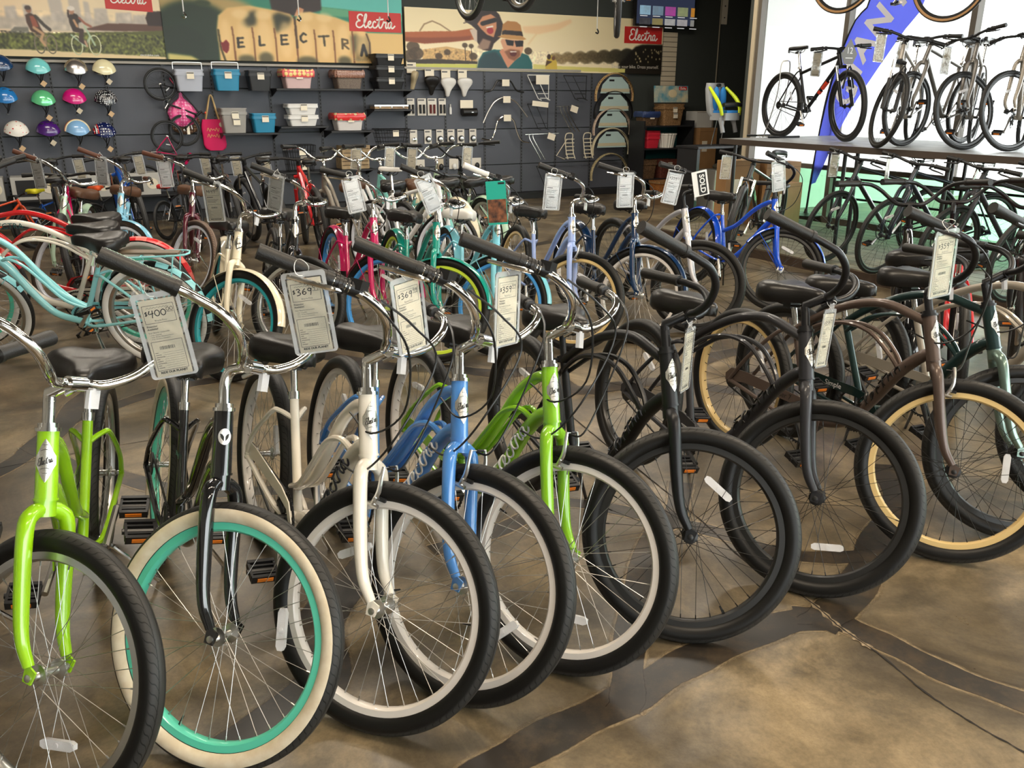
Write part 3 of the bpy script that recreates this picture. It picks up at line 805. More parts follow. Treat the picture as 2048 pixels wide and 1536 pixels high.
def stain(name, c1, c2, feather, sc):
    m = bpy.data.materials.new(name); m.use_nodes = True; nt = m.node_tree; L = nt.links; b = nt.nodes['Principled BSDF']; b.inputs['Roughness'].default_value = .38
    tc = nt.nodes.new('ShaderNodeTexCoord'); uv = nt.nodes.new('ShaderNodeUVMap'); sp = nt.nodes.new('ShaderNodeSeparateXYZ'); L.new(uv.outputs[0], sp.inputs[0])
    nz = nt.nodes.new('ShaderNodeTexNoise'); nz.inputs['Scale'].default_value = sc; nz.inputs['Detail'].default_value = 8; nz.inputs['Roughness'].default_value = .7; L.new(tc.outputs['Object'], nz.inputs['Vector'])
    n2 = nt.nodes.new('ShaderNodeTexNoise'); n2.inputs['Scale'].default_value = 5.; n2.inputs['Detail'].default_value = 8; n2.inputs['Roughness'].default_value = .75; L.new(tc.outputs['Object'], n2.inputs['Vector'])
    mx = nt.nodes.new('ShaderNodeMixRGB'); mx.inputs[1].default_value = (*c1, 1); mx.inputs[2].default_value = (*c2, 1); rp = nt.nodes.new('ShaderNodeMapRange'); rp.inputs[1].default_value = .46; rp.inputs[2].default_value = .68; L.new(n2.outputs['Fac'], rp.inputs[0]); L.new(rp.outputs[0], mx.inputs[0]); L.new(mx.outputs[0], b.inputs['Base Color'])
    def M(op, x, y):
        n = nt.nodes.new('ShaderNodeMath'); n.operation = op
        for i_, v in enumerate((x, y)):
            if v is None: continue
            if isinstance(v, float): n.inputs[i_].default_value = v
            else: L.new(v, n.inputs[i_])
        return n.outputs[0]
    d = M('ADD', M('ABSOLUTE', sp.outputs[1], None), M('MULTIPLY', M('SUBTRACT', nz.outputs['Fac'], .5), feather*1.6))
    r2 = nt.nodes.new('ShaderNodeMapRange'); r2.inputs[1].default_value = 1.-feather*1.2; r2.inputs[2].default_value = 1.-feather*.4; r2.inputs[3].default_value = 1.; r2.inputs[4].default_value = 0.; L.new(d, r2.inputs[0])
    a = M('MULTIPLY', r2.outputs[0], .96); L.new(a, b.inputs['Alpha'])
    return m
band_m = stain('dark_stain', lin(38, 33, 28), lin(76, 63, 46), .10, 34.)
halo_m = stain('pale_stain_edge', lin(134, 118, 92), lin(98, 84, 62), .22, 22.)
crack_m = mat('crack', lin(24, 18, 14), .8)
def strip(P, w, z, jit, seed, name, m, taper=False):
    P = catmull([(x, y, 0) for x, y in P], 10); rnd = random.Random(seed); V = []; F = []; uv = []
    nz = [rnd.uniform(-1, 1) for _ in P]; n = len(P)
    for i, p in enumerate(P):
        d = (P[min(i+1, n-1)]-P[max(i-1, 0)]).normalized(); q = Vector((-d.y, d.x, 0)); ww = w/2*(1+.07*math.sin(i*.5+seed))
        V += [p+q*(ww+jit*nz[i])+Vector((0,0,z)), p-q*(ww+jit*nz[(i*7+3) % n])+Vector((0,0,z))]
    for i in range(n-1):
        F.append((2*i+1, 2*i+3, 2*i+2, 2*i)); uv += [(i/n, -1), ((i+1)/n, -1), ((i+1)/n, 1), (i/n, 1)]
    mb = MB(); mb.add(V, F); mb.uv = uv; obj(name, mb, m, fl)
BANDS = [([(-.30,1.47),(-.148,1.615),(-.028,1.729),(.131,1.851),(.321,1.975),(.487,2.112),(.664,2.229),(.868,2.341),(1.02,2.375)], .125),
 ([(.93,2.39),(1.03,2.375),(1.112,2.304),(1.197,2.206),(1.293,2.088),(1.443,1.969),(1.7,1.78)], .10),
 ([(.98,2.33),(1.06,2.41),(1.149,2.49),(1.296,2.707),(1.433,2.93),(1.642,3.233),(1.7,3.6)], .13),
 ([(.31,1.93),(.331,1.996),(.362,2.203),(.435,2.538),(.557,2.926),(.665,3.092),(.75,3.4)], .10),
 ([(1.371,2.778),(1.159,2.759),(.985,2.794),(.829,2.927),(.617,3.049),(.326,3.18),(.16,3.179),(-.046,2.963),(-.3,2.8)], .085),
 ([(-2.5,3.1),(-2.311,3.569),(-2.322,4.07),(-2.239,4.254),(-2.098,4.494),(-1.947,4.696),(-1.7,4.85),(-1.42,5.0)], .12),
 ([(-2.297,3.713),(-2.326,4.106),(-2.401,4.45),(-2.379,4.711),(-2.227,4.95),(-2.0,5.2)], .14),
 ([(-2.346,3.805),(-1.999,3.543),(-1.78,3.463),(-1.528,3.336),(-1.295,3.288),(-.9,3.3),(-.5,3.1)], .10),
 ([(-1.9,5.8),(-1.422,5.445),(-1.046,5.221),(-.703,5.064),(-.387,5.036),(-.074,4.937),(.174,4.999),(.366,4.641),(.668,4.734),(.912,4.782),(1.5,4.6),(2.2,4.9)], .15),
 ([(-.50,2.75),(-.62,2.35),(-.55,2.05),(-.75,1.75)], .16),
 ([(.9,4.8),(1.3,5.3),(1.9,5.7),(2.2,6.4),(2.0,7.0)], .14), ([(-.4,7.2),(.3,7.6),(1.0,7.5),(1.6,8.0),(2.1,9.0)], .14), ([(-3.,9.5),(-1.5,10.),(0,9.6),(1.,10.6),(2.,10.9)], .16)]
for i, (P, w) in enumerate(BANDS):
    strip(P, w*1.06+.034, .0004+i*.00004, .0, i, 'stain_edge', halo_m)
for i, (P, w) in enumerate(BANDS):
    strip(P, w*1.06, .0012+i*.00004, .0, i, 'stain_band', band_m)
CRACK = [(.317,4.211),(.437,3.886),(.6,3.477),(.758,3.05),(.867,2.705),(1.002,2.479),(1.055,2.322),(1.125,2.181),(1.184,2.01),(1.258,1.878),(1.333,1.776),(1.45,1.6)]
strip(CRACK, .005, .0022, .0016, 5, 'floor_crack', crack_m)
strip([(1.0,2.49),(1.055,2.322),(1.11,2.21)], .02, .0019, .006, 9, 'crack_spall', mat('spalled_concrete', lin(140, 124, 100), .8, noise=(90, lin(90, 76, 56))))
strip([(-2.6,3.35),(-2.0,3.75),(-1.5,4.0),(-.9,4.2)], .004, .0021, .001, 5, 'floor_crack', crack_m)

wall_dark = mat('dark_green_wall', lin(60, 64, 60), .75)
panel_m = mat('slate_panel', lin(80, 83, 91), .55)
ceil_m = mat('ceiling_grey', lin(120, 116, 110), .8)
trim_dark = mat('dark_fixture_trim', lin(34, 34, 36), .5)
WX = 1.494          # X of the window wall
WY = -3.1           # Y where it starts
mb = MB(); mb.box((-1.7, .06, CEIL/2), (16.4, .12, CEIL)); struct('wall_back', mb, wall_dark, 'dark green painted back wall')
mb = MB(); mb.box((-9.9, -10.5, CEIL/2), (.12, 21, CEIL)); struct('wall_left', mb, mat('left_wall', lin(120, 116, 108), .8))
mb = MB(); mb.box((-4.2, -21, CEIL-.4), (11.6, .14, .8)); mb.box((-4.2, -21, .2), (11.6, .14, .4)); mb.box((-9.7, -21, CEIL/2), (.6, .14, CEIL)); mb.box((1.35, -21, CEIL/2), (.5, .14, CEIL)); struct('wall_front', mb, mat('front_wall', lin(120, 116, 108), .8))
mb = MB(); mb.box((6.45, -1.5, CEIL/2), (.12, 3.2, CEIL)); mb.box((WX+2.45, WY+.06, CEIL/2), (5.0, .12, CEIL)); struct('wall_right', mb, wall_dark)
mb = MB(); mb.box((WX+2.6, WY-.03, CEIL/2), (5.0, .05, CEIL)); struct('wall_backdrop', mb, mat('backdrop_white', (.86, .86, .86), .9), 'added white backdrop wall that brightens the view through the window')  # added white backdrop so the view through the glass blows out white
mb = MB(); mb.box((-2, -10.5, CEIL+.05), (17, 21.4, .1)); struct('ceiling', mb, ceil_m)
# storefront window wall
frame_m = mat('window_frame', lin(96, 88, 78), .5)
glass_m = bpy.data.materials.new('window_glass'); glass_m.use_nodes = True
def thin(m, col, fac):
    nt = m.node_tree; nt.nodes.clear(); o = nt.nodes.new('ShaderNodeOutputMaterial'); t = nt.nodes.new('ShaderNodeBsdfTransparent'); t.inputs[0].default_value = (*col, 1)
    gl = nt.nodes.new('ShaderNodeBsdfGlossy'); gl.inputs['Roughness'].default_value = .02; x = nt.nodes.new('ShaderNodeMixShader'); x.inputs[0].default_value = fac
    nt.links.new(t.outputs[0], x.inputs[1]); nt.links.new(gl.outputs[0], x.inputs[2]); nt.links.new(x.outputs[0], o.inputs[0])
thin(glass_m, (.97, .99, .98), .04)
film_m = bpy.data.materials.new('green_window_film'); film_m.use_nodes = True; thin(film_m, (.58, .83, .65), .04)
mb = MB(); mb.box((WX+.06, -12, CEIL-.35), (.14, 17.8, .7)); struct('wall_window_header', mb, wall_dark)
MULL = [-3.16, -4.70, -6.41, -8.3, -10.2, -12.4, -14.6, -16.8, -19., -20.9]
for i, (a, b) in enumerate(zip(MULL, MULL[1:])):
    mb = MB()
    mb.box((WX, a, 1.85), (.10, .07, 3.6)); mb.box((WX, (a+b)/2, .06), (.12, a-b, .12)); mb.box((WX, (a+b)/2, .74), (.07, a-b-.05, .06)); mb.box((WX, (a+b)/2, 3.58), (.1, a-b, .08))
    w = struct('window_%d' % (i+1), mb, frame_m, 'storefront window with green film on its low panes')
    obj('pane', MB().box((WX+.01, (a+b)/2, 2.15), (.008, a-b-.05, 2.8)), glass_m, w)
    obj('low_pane', MB().box((WX+.01, (a+b)/2, .415), (.008, a-b-.05, .60)), film_m, w, label='green tinted low pane')
mb = MB(); mb.box((WX-.02, WY+.0, 1.8), (.10, .07, 3.6)); o = struct('trim_1', mb, mat('pale_jamb', lin(190, 176, 150), .6), 'pale window jamb')
mb = MB(); mb.box((0, -12, -.16), (90, 90, .1)); o = obj('pavement', mb, mat('pavement_outside', lin(200, 198, 190), .9), None, ROOM); o['kind'] = 'structure'; o['label'] = 'pale pavement outside the window'
# conduit and wall plate on the dark wall
cdm = mat('conduit_paint', lin(150, 142, 124), .5)
o = obj('conduit', MB().tube([(3.46, -.02, .3), (3.46, -.02, 4.2)], .012, 8), cdm, None, ROOM); tag(o, 'thin painted conduit running down the dark green wall', 'conduit')
b = thing('wall_bracket', 'cream slotted metal wall bracket beside the window', 'bracket', ROOM @ T3(3.55, 0, 2.9))
obj('plate', MB().box((0, -.012, .3), (.13, .02, .7)), mat('cream_metal', lin(212, 204, 186), .5), b)
for z in (.06, .25): obj('screw', MB().lathe([(.012, 0), (.012, .006)], 10, T3(0, -.022, z) @ RX(PI/2)), steel_dark, b)

# ceiling lights: six long fixtures
for i, x in enumerate((-7.9, -5.3, -2.7, -.1)):
    mb = MB(); mb.box((x-1.25, -21, 1.95), (.08, .1, 3.1)); mb.box((x+1.25, -21, 1.95), (.08, .1, 3.1)); mb.box((x, -21, .43), (2.5, .1, .06)); mb.box((x, -21, 3.47), (2.5, .1, .06))
    w = struct('window_%d' % (i+20), mb, frame_m, 'front storefront window'); obj('pane', MB().box((x, -21, 1.95), (2.44, .008, 3.0)), glass_m, w)
k = 0
fix_m = mat('lamp_housing', lin(220, 218, 212), .5); tube_m = mat('lamp_tube', (1, .9, .76), .5, emit=(1, .88, .70), estr=9.)
for (x, y, wh) in ((-7.2, -3.4, 'before the helmet wall'), (-3.4, -3.4, 'before the basket wall'), (-.6, -3.4, 'before the fender stack'), (-6.4, -7.2, 'over the red and white cruisers'), (-2.6, -7.2, 'over the second row'), (-6.4, -11., 'over the left end of the front cruisers'), (-2.8, -11., 'over the dark cruisers'), (-6.0, -14.8, 'near the left wall of the entrance'), (-2.2, -14.8, 'near the entrance windows')):
    t = thing('ceiling_light', 'long fluorescent ceiling light '+wh, 'ceiling light', ROOM @ T3(x, y, CEIL-.45), 'ceiling lights over the shop floor')
    obj('housing', cached('lamp_housing', lambda mb: (mb.box((0,0,.05), (2.4,.34,.06)), mb.tube([(-.9,0,.08),(-.9,0,.45)], .01, 6), mb.tube([(.9,0,.08),(.9,0,.45)], .01, 6))), fix_m, t)
    for s in (-1, 1): obj('tube', cached('lamp_tube', lambda mb: mb.tube([(-1.15,0,0),(1.15,0,0)], .02, 8)), tube_m, t, T3(0, s*.09, -.0))
    warm = y < -10
    area_light('lamp_light', (0, 0, -.04), 2.2, .25, 85 if warm else 62, (1, .84, .64) if warm else (1, .91, .78), t)

# slat panels of the merchandise wall
SEAMS = [-9.0, -8.0, -7.34, -6.7, -6.0, -5.4, -4.62, -3.91, -3.24, -2.59, -1.94, -1.26, -.59, .06, .75, 1.45]
ZS = [.10, .56, 1.12, 1.71, 2.0]
gon = thing('gondola_wall', 'slate grey merchandise wall of panels with black slotted uprights', 'display wall', ROOM)
for i, (a, b) in enumerate(zip(SEAMS, SEAMS[1:])):
    for z0, z1 in zip(ZS, ZS[1:]):
        obj('panel', MB().box(((a+b)/2, -.035, (z0+z1)/2+.0), (b-a-.03, .03, z1-z0-.014)), panel_m, gon)
for a in SEAMS:
    def up(mb):
        mb.box((0, 0, 0), (.034, .05, 1.98))
        for q in range(38): mb.box((0, -.026, -.96+.05*q), (.012, .004, .026), m=1)
    obj('upright', cached('upright', up), [mat('upright_grey', lin(70, 72, 76), .5), mat('slot_black', (.004,.004,.004), .8)], gon, T3(a, -.035, 1.02))
obj('top_rail', MB().box((-4.3, -.06, 2.02), (9.6, .09, .03)), mat('rail_pale', lin(158, 152, 142), .5), gon)
obj('kick_base', MB().box((-3.8, -.1, .05), (10.6, .2, .1)), trim_dark, gon)
# shelves on brackets
def shelf(a, b, z, d, label):
    t = thing('wall_shelf', label, 'shelf', ROOM @ T3((a+b)/2, -.05, z))
    obj('board', MB().box((0, -d/2, 0), (b-a, d, .022)), trim_dark, t)
    for s in (-1, 1): obj('bracket', MB().prism([(0,0),(d*.85,0),(0,-.09)], .006, T3(s*(b-a)/2*.97, 0, -.011) @ RZ(-PI/2) @ RX(PI/2)), trim_dark, t)
shelf(-4.62, -3.24, 1.70, .42, 'dark shelf under the floral and brown liner baskets')
shelf(-3.22, -2.61, 1.70, .42, 'dark shelf under the stack of black crates')
shelf(-5.38, -4.62, 1.12, .42, 'dark shelf under the grey and blue plastic baskets')
shelf(-4.60, -3.93, 1.20, .42, 'dark shelf under the stacked white trays')
shelf(-3.89, -3.26, 1.13, .42, 'dark shelf under the red floral liner basket')
shelf(-3.22, -2.61, 1.42, .36, 'narrow dark shelf under the wooden tray')
shelf(-3.22, -2.61, .90, .42, 'dark shelf under the black wire basket')
shelf(-4.62, -3.93, .58, .42, 'low dark shelf under the tall black wire crate')
shelf(-3.89, -3.26, .59, .42, 'low dark shelf under the wooden crates')

shelf(-8.62, -6.02, .36, .40, 'low dark shelf under the white boxes below the helmets')
# two-tier bike rack along the window
N0, N1 = -.506, 1.294
wood_m = mat('plank_wood', lin(128, 120, 100), .55, noise=(6, lin(96, 88, 72)))
deck = thing('bike_deck', 'low slatted wooden deck along the shop window', 'platform', ROOM @ T3(0, 0, 0))
for i in range(13):
    x = -.96+.165*i
    obj('plank', MB().box((x, -8.55, .085), (.155, 8.5, .03)), wood_m, deck)
obj('deck_edge', MB().box((-1.05, -8.55, .045), (.03, 8.5, .09)), mat('deck_edge_wood', lin(66, 52, 40), .6), deck)
up = thing('display_platform', 'raised grey platform on black steel legs carrying bicycles', 'platform', ROOM @ T3(0, 0, 0))
obj('platform_top', MB().box(((N0+N1)/2, -8.6, 1.135), (N1-N0, 7.6, .04)), mat('platform_grey', lin(150, 152, 152), .4, noise=(5, lin(120, 122, 122))), up)
obj('front_edge', MB().box((N0-.012, -8.6, 1.125), (.024, 7.6, .06)), mat('platform_edge', lin(70, 60, 52), .5), up)
for y in (-5.0, -6.6, -6.75, -7.75, -8.6, -8.7, -10.4, -12.2):
    for x in (N0+.05, N1-.06): obj('leg', cached('rack_leg', lambda mb: mb.tube([(0,0,.1),(0,0,1.115)], .02, 8)), steel_dark, up, T3(x, y, 0))
for z in (.42, .66): obj('rail', MB().tube([(N1-.06, -4.9, z), (N1-.06, -12.2, z)], .014, 8), steel_dark, up)
# ---------------------------------------------------------------- front row of cruisers
lime = paint('lime', (150, 205, 18)); lime2 = paint('lime_green', (132, 190, 32)); pearl = paint('pearl_white', (236, 228, 214)); sky = paint('azure_blue', (74, 134, 205))
bronze = paint('bronze', (92, 78, 71), .42, .3, .5); dgreen = paint('dark_spruce', (26, 50, 50), .3, .7, .4); dgreen_l = paint('spruce_sparkle', (120, 142, 132), .3, .6, .6)
charcoal = paint('charcoal_grey', (44, 44, 48), .45, .2, .3)
mint = paint('mint', (186, 214, 186)); ltblue = paint('pale_blue', (138, 200, 226)); aqua = paint('aqua', (150, 220, 226)); maroon = paint('maroon', (84, 10, 34)); cream = paint('cream', (232, 220, 192)); pink = paint('raspberry', (196, 24, 92))
teal = paint('teal', (10, 142, 126)); baby = paint('baby_blue', (126, 202, 218)); lav = paint('lavender_blue', (150, 170, 222)); lav_d = paint('lavender_dark', (70, 96, 160)); navy = paint('navy', (12, 44, 80)); silver = paint('silver_white', (206, 206, 212), .3, .7, .3); blue = paint('electric_blue', (14, 82, 214)); red = paint('red', (206, 30, 36))
white_p = paint('white', (232, 232, 232)); dark_p = paint('dark_slate', (20, 24, 30), .3, .6); grey_p = paint('grey_taupe', (150, 142, 130), .35, .5, .2)
mag = paint('magenta_frame', (190, 16, 84)); orange_p = paint('orange', (214, 70, 20)); blue_kid = paint('kid_blue', (20, 80, 170)); mintgreen = paint('seafoam', (130, 200, 190))
rim_teal = paint('turquoise_rim', (92, 206, 178), .35, .4); rim_white = paint('white_rim', (214, 208, 202), .35, .4); rim_white2 = paint('bluish_white_rim', (216, 220, 230), .35, .4); rim_gold = paint('gold_rim', (206, 178, 122), .35, .3); rim_black = mat('black_rim', (.016, .016, .016), .35)
rim_blue = paint('blue_rim', (70, 150, 220), .35, .4); rim_lime = paint('lime_rim', (190, 214, 60), .35, .4); rim_teal2 = paint('teal_rim', (30, 150, 160), .35, .4)
deca_w = mat('decal_white', lin(228, 228, 228), .4); deca_k = mat('decal_black', (.01, .01, .01), .3); deca_g = mat('decal_grey', lin(70, 72, 80), .3, .4)

FR = 'row of cruiser bicycles nearest the aisle'
bike('A', 'cruiser_bicycle', 'lime green cruiser bicycle with chrome bars beside the black one with turquoise rims', (-1.509, 2.752, -72.1, 7.3, 50.9), style='step', frame=lime, rim=alloy, hi=True, badge=True, fend=None, guard=lime, kick=chrome, spin=(2.55, .4), group=FR)
bike('Z', 'cruiser_bicycle', 'silver cruiser bicycle with chrome bar reaching in beside the lime green one', (-1.823, 2.473, -72., 7., 15.), style='step', frame=silver, rim=alloy, kick=chrome, group=FR)
bike('B', 'cruiser_bicycle', 'gloss black cruiser bicycle with turquoise rims and cream sidewall tires', (-1.336, 2.816, -62.7, 12., 44.4), style='step', frame=gloss_black, rim=rim_teal, wall=cream_wall, stem='goose', hi=True, kick=chrome, spin=(1.05, -.5), group=FR)
bike('C', 'cruiser_bicycle', 'pearl white cruiser bicycle with grey frame lettering and silver hand brakes', (-.984, 2.913, -60., 9.7, 39.2), style='ladies', frame=pearl, rim=rim_white, hi=True, badge=True, decal=deca_g, levers=2, shift=True, vb=True, kick=chrome, guard=pearl, cables=3, spin=(-.85, .9), group=FR)
bike('D', 'cruiser_bicycle', 'azure blue cruiser bicycle with white rims between the white and lime ones', (-.743, 3.042, -61.5, 11.5, 29.9), style='ladies', frame=sky, rim=rim_white, hi=True, badge=True, decal=deca_w, levers=2, shift=True, vb=True, kick=chrome, guard=sky, cables=3, spin=(2.0, .2), group=FR)
bike('E', 'cruiser_bicycle', 'lime green cruiser bicycle with white rims and white frame lettering, beside the blue one', (-.423, 3.185, -62.5, 8.1, 34.3), style='ladies', frame=lime2, rim=rim_white, hi=True, badge=True, decal=deca_w, levers=2, shift=True, vb=True, kick=black, guard=lime2, cables=3, spin=(2.75, -.3), group=FR)
bike('F', 'cruiser_bicycle', 'matte black cruiser bicycle with black rims and spokes, beside the lime green one', (.019, 3.365, -64.7, 5.3, 55.), style='cantilever', frame=matte_black, rim=rim_black, spoke=spoke_black, barm=matte_black, stemm=matte_black, post=black, hubm=black, hi=True, badge=True, decal=deca_g, kick=black, guard=matte_black, crank=black, text=('Cruiser 1', deca_k), spin=(.25, -.1), group=FR)
bike('G', 'cruiser_bicycle', 'charcoal cruiser bicycle with black rims between the matte black and bronze ones', (.514, 3.636, -66.2, 9.7, 37.3), style='cantilever', frame=charcoal, rim=rim_black, spoke=spoke_black, barm=matte_black, stemm=matte_black, post=black, hubm=black, hi=True, badge=True, decal=deca_k, kick=black, guard=charcoal, crank=black, text=('Cruiser 7', deca_k), spin=(2.6, .3), group=FR)
bike('H', 'cruiser_bicycle', 'bronze brown cruiser bicycle with gold rims and a front rim brake', (1.064, 3.836, -64., 5.1, 39.4), style='cantilever', frame=bronze, rim=rim_gold, spoke=spoke_black, barm=matte_black, stemm=matte_black, post=chrome, hubm=black, hi=True, badge=True, decal=deca_k, levers=2, vb=True, kick=black, guard=bronze, crank=black, cables=2, text=('Cruiser 7', deca_k), spin=(1.2, .8), group=FR)
bike('I', 'cruiser_bicycle', 'dark spruce green cruiser bicycle with sparkling fork and wide black tires', (1.342, 3.972, -60.4, 2.5, 46.3), style='cantilever', frame=dgreen, fork=dgreen_l, rim=rim_black, spoke=spoke_black, barm=matte_black, stemm=matte_black, post=chrome, hubm=black, hi=True, badge=True, kick=black, guard=dgreen, crank=black, cables=2, levers=2, text=('Simple', deca_w), spin=(.6, .8), group=FR)
bike('J', 'cruiser_bicycle', 'grey taupe cruiser bicycle standing past the spruce green one', (1.72, 4.15, -60., 5., 40.), style='cantilever', frame=grey_p, rim=rim_black, spoke=spoke_black, barm=matte_black, stemm=matte_black, hubm=black, badge=True, kick=black, guard=grey_p, crank=black, levers=2, cables=2, group=FR)

# back-to-back row behind the dark cruisers
QR = 'bicycles standing behind the dark cruisers'
bike('Q0', 'cruiser_bicycle', 'black cruiser bicycle with a black rear rack and red reflector, behind the dark cruisers', (2.14, 4.32, 68, 5, -5), style='cantilever', frame=gloss_black, rim=alloy, barm=matte_black, rack=black, kick=black, fend=gloss_black, group=QR)
bike('Q2', 'cruiser_bicycle', 'red cruiser bicycle with black fenders and saddle, behind the dark cruisers', (2.47, 4.45, 68, 5, -5), style='cantilever', frame=red, rim=rim_black, barm=matte_black, kick=black, guard=red, group=QR)
bike('Q1', 'cruiser_bicycle', 'dark slate cruiser bicycle with fat tires standing next to the red one', (2.78, 4.20, 66, 5, -5), style='cantilever', frame=dark_p, rim=rim_black, barm=matte_black, kick=black, group=QR)

# three cruisers heading away to the left wall
LG = 'cruisers parked side-on by the left wall'
def wallb(name, c1, c2):
    m = bpy.data.materials.new(name); m.use_nodes = True; nt = m.node_tree; b = nt.nodes['Principled BSDF']; tc = nt.nodes.new('ShaderNodeTexCoord'); ck = nt.nodes.new('ShaderNodeTexChecker'); ck.inputs['Scale'].default_value = 14
    ck.inputs[1].default_value = (*c1, 1); ck.inputs[2].default_value = (*c2, 1); nt.links.new(tc.outputs['Object'], ck.inputs[0]); nt.links.new(ck.outputs[0], b.inputs['Base Color']); b.inputs['Roughness'].default_value = .3
    return m
bike('LB', 'cruiser_bicycle', 'pale aqua cruiser bicycle with rear rack, checked fenders and white sidewall tires', (-2.186, 5.114, 177.6, 8., 20), style='ladies', frame=aqua, rim=alloy, wall=white_wall, hi=True, kick=chrome, guard=aqua, rack=aqua, fend=wallb('aqua_black_check', lin(150, 220, 226), (.01, .01, .01)), spin=(.3, .9), group=LG)
bike('WH', 'cruiser_bicycle', 'white and red cruiser bicycle with turquoise rims behind the pale aqua one', (-2.436, 5.555, 186., 6.7, 20), style='cantilever', frame=pearl, rim=rim_teal, wall=white_wall, kick=chrome, guard=pearl, light=chrome, badge=True, spin=(.3, .2), group=LG)
bike('RD', 'cruiser_bicycle', 'red cruiser bicycle with a red patterned fender behind the white one', (-2.62, 5.98, 184., 6., 10), style='cantilever', frame=red, rim=alloy, wall=white_wall, kick=chrome, guard=red, fend=wallb('red_pattern', lin(206, 30, 36), lin(236, 120, 110)), light=chrome, group=LG)
# lettering on the white tank
mb = MB(); text_mb(mb, 'ELECTRA', .05, T3(.76, 0, .842) @ RZ(PI) @ RX(PI/2) @ T3(0, 0, .021))
for o in [o for o in C.objects if o.parent and o.name.startswith('frame') and o.parent.get('label', '').startswith('white and red')]:
    obj('frame_lettering', mb.mesh('tank', smooth=False), paint('tank_text', (40, 90, 90)), o)

# ---------------------------------------------------------------- second row
MR = 'comfort bicycles in the second row'
def mid(key, label, pose, fr, rim, fend=None, style='step', **kw):
    d = dict(bar='townie', badge=True, kick=chrome, levers=2, stem='goose', cables=1, wall=None); d.update(kw)
    bike(key, 'comfort_bicycle', label, pose, style=style, frame=fr, rim=rim, fend=fend, group=MR, **d)
mid('M1', 'mint green comfort bicycle with brown grips and white rims', (-3.989, 7.82, -75., 9., 48.5), mint, rim_white2, mint, grip=brown_grip, sadm=brown_leather, tire=rub_brown, light=None)
mid('M2', 'pale blue comfort bicycle with brown grips and pale blue fender', (-3.725, 8.021, -69.4, 9.4, 52.4), ltblue, rim_white2, ltblue, grip=brown_grip, sadm=brown_leather, tire=rub_brown)
mid('M3', 'maroon comfort bicycle with brown grips and brown saddle', (-3.088, 8.033, -70.5, 7.7, 33.1), maroon, rim_white2, None, grip=brown_grip, sadm=brown_leather, tire=rub_brown)
mid('M4', 'cream comfort bicycle with teal rims and cream fenders', (-2.155, 5.938, -68.7, 12., 45.4), cream, rim_teal2, cream, hi=True)
mid('M5', 'gloss black comfort bicycle with silver rims beside the cream one', (-1.893, 6.418, -67.7, 8.3, 53.), gloss_black, alloy, None, shift=True)
mid('M6', 'raspberry pink comfort bicycle with blue rims and pink fenders', (-1.417, 6.455, -63.8, 6.5, 33.8), pink, rim_blue, pink, hi=True)
mid('M7', 'teal comfort bicycle with lime rims and teal fenders', (-.962, 6.323, -68., 9., 52.), teal, rim_lime, teal, hi=True)
mid('M8', 'baby blue comfort bicycle with white saddle and white grips', (-.577, 6.468, -68., 9., 50.), baby, rim_blue, baby, grip=white_vinyl, sadm=white_vinyl, hi=True, shift=True)
mid('M9', 'lavender blue comfort bicycle with gold rims', (-.029, 6.594, -70., 8., 46.5), lav, rim_gold, None, fork=lav, vb=True, hi=True, shift=True)
mid('M10', 'navy blue comfort bicycle with white rims and navy fenders', (.445, 6.789, -71., 7.3, 38.8), navy, rim_white, navy, hi=True, shift=True)
mid('M11', 'silver white comfort bicycle with black rims and a sold card', (.829, 7.009, -65.8, 2.1, 48.5), silver, rim_black, None, spoke=spoke_black, barm=matte_black, hi=True, style='sport', kick=black)
mid('M12', 'electric blue comfort bicycle with blue fenders and black spokes', (1.623, 7.691, -67.5, 8.6, 55.), blue, rim_black, blue, spoke=spoke_black, barm=matte_black, hi=True, style='sport', kick=black)
bike('trek', 'mountain_bicycle', 'black mountain bicycle with green frame lettering standing in front of the cardboard boxes', (2.74, 9.15, -124.8, 6., 14.), geo='M', style='mtb', frame=dark_p, rim=rim_black, spoke=spoke_black, bar='flat', barm=black, stem='short', saddle='slim', sus=True, hubm=black, kick=black, z0=.101, tire=rub_knob)

# ---------------------------------------------------------------- third row, facing the wall
TR = 'bicycles in the third row facing the merchandise wall'
R3 = [('R0', grey_p, 'taupe city bicycle with brown saddle and a wire rear basket', brown_leather, (-1.384, 8.179)), ('R1', white_p, 'white city bicycle with chrome bars in the third row', leather, (-.986, 8.19)),
      ('R2', mintgreen, 'seafoam green city bicycle with leopard print saddle cover', brown_leather, (-.746, 8.318)), ('R3', cream, 'cream city bicycle with chrome bars next to the seafoam one', leather, (-.49, 8.449)),
      ('R4', mint, 'pale mint city bicycle with black saddle bag in the third row', leather, (-.226, 8.584)), ('R5', gloss_black, 'black city bicycle with black bars at the end of the third row', leather, (.062, 8.724))]
for i, (k, fr, lb, sm, (x, y)) in enumerate(R3):
    bike(k, 'city_bicycle', lb, (x, y, 122+3*(i % 3), 5, -15+6*(i % 2)), style='step', frame=fr, rim=rim_white2 if i % 2 else alloy, sadm=sm, stem='goose', barm=matte_black if i == 5 else chrome, levers=2, kick=chrome, fend=fr if i in (2, 3, 4) else None, group=TR)
bike('fix', 'single_speed_bicycle', 'white single speed bicycle with white deep rims and white saddle', (-1.361, 7.991, -44.5, 7.7, 11.2), geo='H', style='diamond', frame=white_p, rim=rim_white2, bar='flat', barm=black, stem='short', saddle='slim', sadm=white_vinyl, group=TR)
